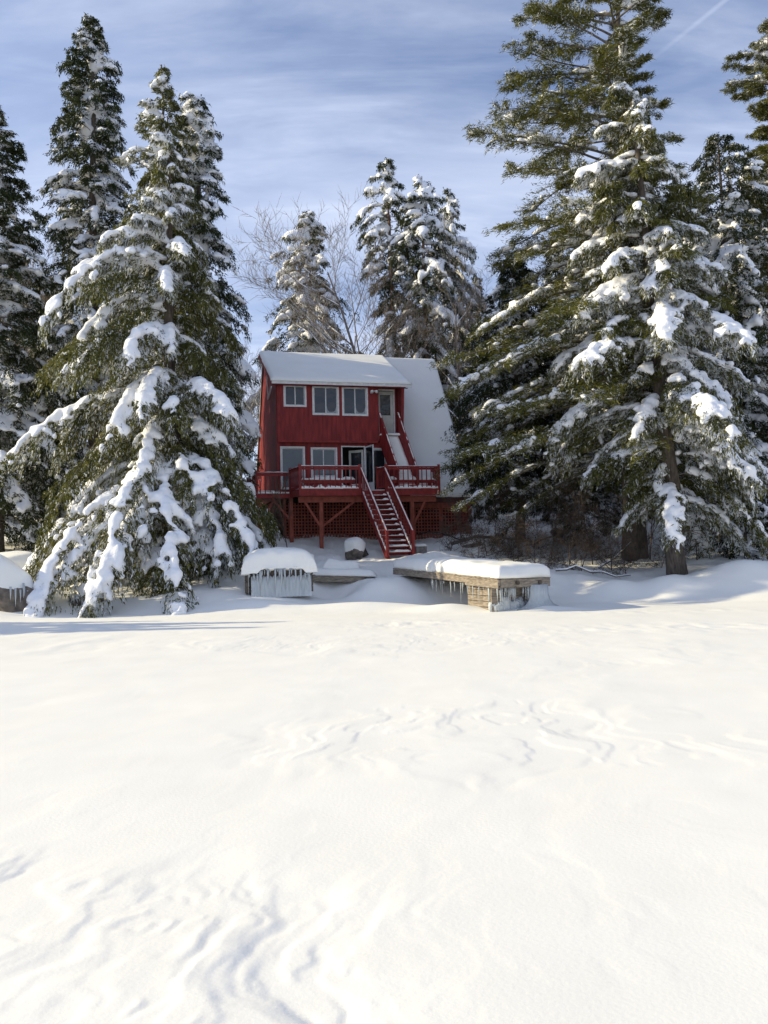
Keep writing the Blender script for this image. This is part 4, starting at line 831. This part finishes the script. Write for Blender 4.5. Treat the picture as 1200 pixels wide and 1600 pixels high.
for k, x in enumerate((sx0 - 0.03, sx1 + 0.03)):
    a = Vector(sp(x, 0.01)); b = Vector(sp(x, 0.985)); m = hb(); zu = Vector((0, 0, 1))
    m.beam(a + zu * 0.93, b + zu * 0.93, 0.10, 0.045); m.beam(a + zu * 0.10, b + zu * 0.10, 0.035, 0.08); m.beam(a + zu * 0.84, b + zu * 0.84, 0.035, 0.09)
    r = m.build('railing', M['red'], ls)
    for i in range(17):
        p = sp(x, 0.04 + 0.92 * i / 16); o = bpy.data.objects.new('baluster', sb); C.objects.link(o); o.parent = r; o.location = (p[0], p[1], p[2] + 0.1 - ZB)
    xb = x + 0.26; m = hb(); m.box(xb - 0.05, xb + 0.05, yB - 0.04, yB + 0.06, zB - 0.25, zB + 1.0); m.build('newel_post', M['red'], r)
    snow_strip('rail_snow', a + zu * 0.956, b + zu * 0.956, 0.05, 0.022, r, seed=60 + k, off=OFF, lump=1.0)
    for (ta, tb_) in ((0.08, 0.5), (0.55, 0.95)):
        snow_strip('rail_snow', Vector(sp(x, ta)) + zu * 0.15, Vector(sp(x, tb_)) + zu * 0.15, 0.06, 0.045, r, seed=70 + k + int(ta * 10), off=OFF, lump=1.1)

# ------------------------------------------------------------------ odds and ends by the house
q0 = hw(6.3, 5.3); pp = []
for i in range(14):
    t = i / 13; xx = 5.75 + 1.6 * t; dd = 5.2 + 1.5 * t; w_ = hw(xx, dd); hgt = 0.95 * math.sin(math.pi * min(1, 0.25 + t * 0.8)) * (1 - t) ** 0.3
    pp.append((w_[0], w_[1], gz(*w_) + 0.04 + hgt * 0.45))
o = MB(pp[0]); o.tube(pp, 0.03, n=7); hp = o.build('water_hose', M['black'], None, True); hp.location = pp[0]; tag(hp, 'black water hose arching over the snow beside the lower staircase', 'hose')
b = gp(656, 850, 33.2); m = MB((b[0], b[1], b[2])); m.box(b[0] - 0.22, b[0] + 0.22, b[1] - 0.2, b[1] + 0.2, b[2] - 0.2, b[2] + 0.27); o = m.build('concrete_block', M['concrete'], None, bevel=0.02); o.location = b; o.rotation_euler = (0, 0, 0.3)
tag(o, 'grey concrete block on the snow right of the lower staircase foot', 'block')
snow_slab('snow_cap', (-.22, -.2, .275), (.22, -.2, .275), (.22, .2, .275), (-.22, .2, .275), 0.09, o, nx=10, ny=10, edge=0.1, seed=3)

# ------------------------------------------------------------------ the dock
NC = Vector((2.95, 22.35, 0.86)); RC = Vector((4.42, 23.35, 0.83)); FL = Vector((0.30, 27.9, 1.09)); FR = FL + (RC - NC) * 1.05 + Vector((0, 0, 0.02))
DO = Vector((NC.x, NC.y, 0.0))
dock = thing('dock', 'weathered wooden dock with thick snow cap and icicles reaching onto the lake', 'dock', DO)
def K_(name, fn, mat='grey_wood', parent=None, **k):
    m = MB(DO); fn(m); return m.build(name, M[mat], parent or dock, **k)
dn_ = Vector((0, 0, 1)); ld = (FL - NC).normalized(); ed = (RC - NC).normalized(); outl = -ed; oute = -ld
K_('side_beam', lambda m: m.beam(NC + outl * 0.03 - dn_ * 0.085 + oute * 0.05, FL + outl * 0.03 - dn_ * 0.085, 0.06, 0.16))
K_('side_beam', lambda m: m.beam(RC - outl * 0.03 - dn_ * 0.10, FR - outl * 0.03 - dn_ * 0.10, 0.06, 0.20))
K_('face_board', lambda m: m.beam(NC + outl * 0.075 - dn_ * 0.15 + oute * 0.06, NC + outl * 0.075 - dn_ * 0.15 + ld * 1.6, 0.03, 0.16))
K_('end_beam', lambda m: m.beam(NC + oute * 0.035 - dn_ * 0.10 + ed * 0.002, RC + oute * 0.035 - dn_ * 0.10, 0.06, 0.22))
for t in (0.32, 0.78):
    p = NC.lerp(RC, t) + oute * 0.07 - dn_ * 0.09; K_('bolt', lambda m: m.tube([p, p + oute * 0.06], 0.055, n=8), 'bark')
npl = 44
for i in range(npl):
    t = (i + 0.5) / npl; a = NC.lerp(FL, t); b_ = RC.lerp(FR, t); rr = random.Random(i)
    a = a + outl * (0.05 + rr.uniform(0, 0.035)) + dn_ * 0.022; b_ = b_ - outl * (0.05 + rr.uniform(0, 0.035)) + dn_ * 0.022
    K_('plank', lambda m: m.beam(a, b_, 0.135, 0.04))
u_ = 0.046
snow_slab('dock_snow', NC + outl * 0.07 + oute * 0.06 + dn_ * u_, RC - outl * 0.10 + oute * 0.06 + dn_ * u_, FR - outl * 0.1 + dn_ * u_, FL + outl * 0.06 + dn_ * u_, 0.35, dock, nx=40, ny=100, edge=0.34, lump=0.26, seed=51, off=DO, nscale=0.9, sag=0.015)
# crib under the dock end: stacked timbers round a core
cn = NC + ld * 0.35 + ed * 0.12; ce = RC + ld * 0.3 - ed * 0.22; cb = cn + ld * 1.3
for i in range(5):
    z = 0.02 + 0.155 * i; s = 0.06 if i % 2 else 0.0
    K_('crib_timber', lambda m: m.beam((cn.x - ed.x * 0.1, cn.y - ed.y * 0.1, z), (ce.x, ce.y, z), 0.14, 0.145))
    K_('crib_timber', lambda m: m.beam((cn.x + oute.x * 0.12, cn.y + oute.y * 0.12, z + 0.01), (cb.x, cb.y, z + 0.01), 0.15, 0.14))
K_('crib_post', lambda m: m.box(cn.x - 0.13, cn.x + 0.03, cn.y - 0.16, cn.y - 0.02, -0.2, 0.70))
def ice_blob(name, loc_, size, seed, parent, off, mat='ice', rough=0.25):
    rng = np.random.default_rng(seed); v = ICO4.copy(); v = np.sign(v) * np.abs(v) ** 0.75
    v *= (1 + rough * (fbm(v[:, 0] * 3.0 + seed, v[:, 2] * 1.2 + v[:, 1] * 3, seed, 3) - 0.5))[:, None]
    v = v * np.array(size) + np.array(loc_) - np.array(off); return link(name, np_mesh(name, v, tris=ICO4F, smooth=True), M[mat], parent)
for i, (t_, sx_, sz_, zc_) in enumerate(((0.02, 0.20, 0.16, 0.12), (0.16, 0.22, 0.26, 0.18), (0.34, 0.26, 0.20, 0.10), (0.52, 0.24, 0.24, 0.10), (0.68, 0.22, 0.18, 0.08))):
    c_ = cn.lerp(ce, t_); ice_blob('ice_skirt', (c_.x - 0.04, c_.y - 0.06, zc_), (sx_, 0.13, sz_), 20 + i, dock, DO, 'ice', 0.7)
# the frozen flow at the right corner
m = MB(DO); fl_b = RC + oute * 0.02 - ed * 0.38
pts = [fl_b + dn_ * (0.0 - RC.z + z) for z in (0.66, 0.45, 0.25, 0.12, 0.0, -0.1)]
def flow(mb, c, w, rads, zs, seed):
    rng = random.Random(seed); n = 22; vs = []; fs = []
    amp = [rng.uniform(0.8, 1.2) for _ in range(n)]
    for z, r in zip(zs, rads):
        for k in range(n):
            t = 2 * math.pi * k / n; rr = amp[k] ** 0.7
            q = c + ed * (math.cos(t) * w * (r / rads[0]) * rr) + oute * (math.sin(t) * r * rr); vs.append((q.x, q.y, z))
    for i in range(len(zs) - 1):
        for k in range(n): fs.append((i * n + k, i * n + (k + 1) % n, (i + 1) * n + (k + 1) % n, (i + 1) * n + k))
    fs += [tuple(range(n)), tuple(range((len(zs) - 1) * n, len(zs) * n))]; mb.add(vs, fs)
flow(m, fl_b + oute * 0.0, 0.36, [0.13, 0.13, 0.15, 0.20, 0.30, 0.42], [0.68, 0.45, 0.28, 0.15, 0.06, -0.06], 4); m.build('ice_flow', M['ice'], dock, True)
ic = MB().tube([(0, 0, 0), (0.004, 0, -0.35), (0.0, 0.004, -0.7), (0, 0, -1)], [0.05, 0.04, 0.022, 0.003], n=6).mesh('icicle', True); ic.materials.append(M['ice'])
def icicle(parent, off, p, l, w=1.0):
    o = bpy.data.objects.new('icicle', ic); C.objects.link(o); o.parent = parent; o.location = Vector(p) - Vector(off); o.scale = (w * 0.5, w * 0.5, l)
rr = random.Random(4)
for i in range(26):
    t = rr.uniform(0.02, 0.62); p = NC.lerp(RC, t) + oute * rr.uniform(-0.06, 0.03) - dn_ * 0.20; icicle(dock, DO, p, rr.uniform(0.12, 0.5), rr.uniform(0.5, 1.0))
for i in range(26):
    t = rr.uniform(0.0, 0.62); p = NC.lerp(FL, t) + outl * rr.uniform(-0.02, 0.05) - dn_ * 0.19; icicle(dock, DO, p, rr.uniform(0.1, 0.35) if rr.random() < .7 else rr.uniform(.4, .65), rr.uniform(0.5, 1.0))

# shore walkway between the dock and the iced crib
wk = thing('walkway', 'low snow covered walkway beam between the iced crib and the dock', 'walkway', gp(510, 905, 27.6))
wo = Vector(wk.location); a = atY(478, 903, 27.4); b = atY(572, 906, 28.0)
m = MB(wo); m.beam(a, b, 0.08, 0.2); m.build('side_beam', M['grey_wood'], wk)
m = MB(wo); m.beam(a + Vector((0, 0.55, 0.085)), b + Vector((0, 0.55, 0.085)), 1.15, 0.04); m.build('plank', M['grey_wood'], wk)
snow_slab('walkway_snow', a + Vector((-.1, -.06, .11)), b + Vector((.3, -.06, .11)), b + Vector((.3, 1.2, .11)), a + Vector((-.1, 1.2, .11)), 0.2, wk, nx=30, ny=14, edge=0.25, lump=0.3, seed=61, off=wo, nscale=1.2)
snow_slab('walkway_snow', a + Vector((.5, .9, .2)), b + Vector((-.2, .8, .25)), b + Vector((-.3, 1.4, .3)), a + Vector((.5, 1.5, .3)), 0.35, wk, nx=24, ny=14, edge=0.25, lump=0.3, seed=62, off=wo, nscale=1.2)

# iced crib: timber box with hood of snow and a curtain of ice
cb0 = atY(437, 940, 25.6); CX, CY = cb0.x, 25.6; cz = gz(CX, CY) - 0.05
crib = thing('iced_crib', 'snow hooded timber crib with an ice curtain beside the huge drooping conifer', 'crib', (CX, CY, cz), R(8))
for i in range(5):
    z = 0.10 + 0.17 * i
    for yy in (-0.42, 0.75): m = MB(); m.beam((-0.95, yy, z), (0.9, yy, z), 0.15, 0.155); m.build('crib_timber', M['bark'], crib)
    for xx in (-0.93, 0.9): m = MB(); m.beam((xx, -0.52, z + 0.005), (xx, 0.85, z + 0.005), 0.15, 0.15); m.build('crib_timber', M['bark'], crib)
m = MB(); m.box(-0.8, 0.8, -0.3, 0.7, 0, 0.92); m.build('stone_fill', M['rock'], crib)
# hood: a pillow with a front apron whose lower edge arches up
nx, ns = 60, 30
S = np.linspace(-1, 1, nx); sec = []
V = []
for i, s in enumerate(S):
    arch = 0.74 if abs(s - 0.06) < 1e-9 else 0.60 + 0.20 * max(0.0, 1 - ((s - 0.06) / 0.62) ** 2) ** 0.5 if abs(s - 0.06) < 0.62 else 0.60
    ex = (1 - min(abs(s), 0.999) ** 3.2) ** (1 / 3.2); top = 0.78 + 0.56 * ex
    for j in range(ns):
        t = j / (ns - 1)
        if t < 0.62:
            k = t / 0.62; th_ = math.pi * k; cy_ = math.cos(th_); sy_ = max(math.sin(th_), 0.0)
            yy = 0.14 + 0.74 * math.copysign(abs(cy_) ** 0.55, cy_); z = 0.78 + (top - 0.78) * sy_ ** 0.55
        else:
            k = (t - 0.62) / 0.38; yy = -0.60 - 0.02 * k; z = 0.78 + (min(arch, 0.76) - 0.78) * k
        V.append((s * (0.98 + 0.16 * (1.4 - z)), yy, z))
V = np.array(V); nz = fbm(V[:, 0] * 4 + 3, V[:, 2] * 6 + V[:, 1] * 3, 9, 3) - 0.5
V[:, 1] -= 0.09 * nz; V[:, 2] += 0.05 * nz * (V[:, 2] > 1.2)
I = np.arange(nx * ns).reshape(nx, ns); qd = np.stack([I[:-1, :-1], I[1:, :-1], I[1:, 1:], I[:-1, 1:]], -1).reshape(-1, 4)
hood = link('snow_hood', np_mesh('snow_hood', V, quads=qd[:, ::-1], smooth=True), M['snow'], crib)
so = hood.modifiers.new('s', 'SOLIDIFY'); so.thickness = 0.12; so.offset = -1
for sx in (-1, 1):
    ice_blob('snow_side', (sx * 0.90, 0.25, 0.82), (0.17, 0.60, 0.32), 7 + sx, crib, (0, 0, 0), 'snow')
for i in range(30):
    x = -0.95 + 1.9 * (i + 1.6 * rr.random()) / 31; arch = 0.60 + 0.20 * max(0.0, 1 - ((x - 0.06) / 0.66) ** 2) ** 0.5 if abs(x - 0.06) < 0.66 else 0.60
    icicle(crib, (0, 0, 0), (x, -0.56 + rr.uniform(-0.03, 0.03), min(arch, 0.74) - 0.02), rr.choice((0.12, 0.2, 0.3, 0.5, 0.68)) * rr.uniform(0.8, 1.1), rr.uniform(0.4, 1.8))
m = MB(); n = 50; vs = []
for i in range(n):
    x = -0.82 + 1.74 * i / (n - 1); a_ = 0.05 * math.sin(i * 2.1) + 0.03 * math.sin(i * 4.7)
    for z, dy in ((0.50 + a_ * 0.6, 0.0), (0.3, -0.03 + a_ * 0.35), (-0.1, -0.05 + a_ * 0.3)): vs.append((x, -0.53 + dy, z))
    vs.append((x, -0.48, 0.50 + a_ * 0.6)); vs.append((x, -0.48, -0.1))
fs = []
for i in range(n - 1):
    b0, b1 = i * 5, i * 5 + 5; fs += [(b0, b1, b1 + 1, b0 + 1), (b0 + 1, b1 + 1, b1 + 2, b0 + 2), (b0 + 3, b1 + 3, b1, b0), (b0 + 4, b1 + 4, b1 + 3, b0 + 3)]
m.add(vs, fs); m.build('ice_curtain', M['ice'], crib, True)
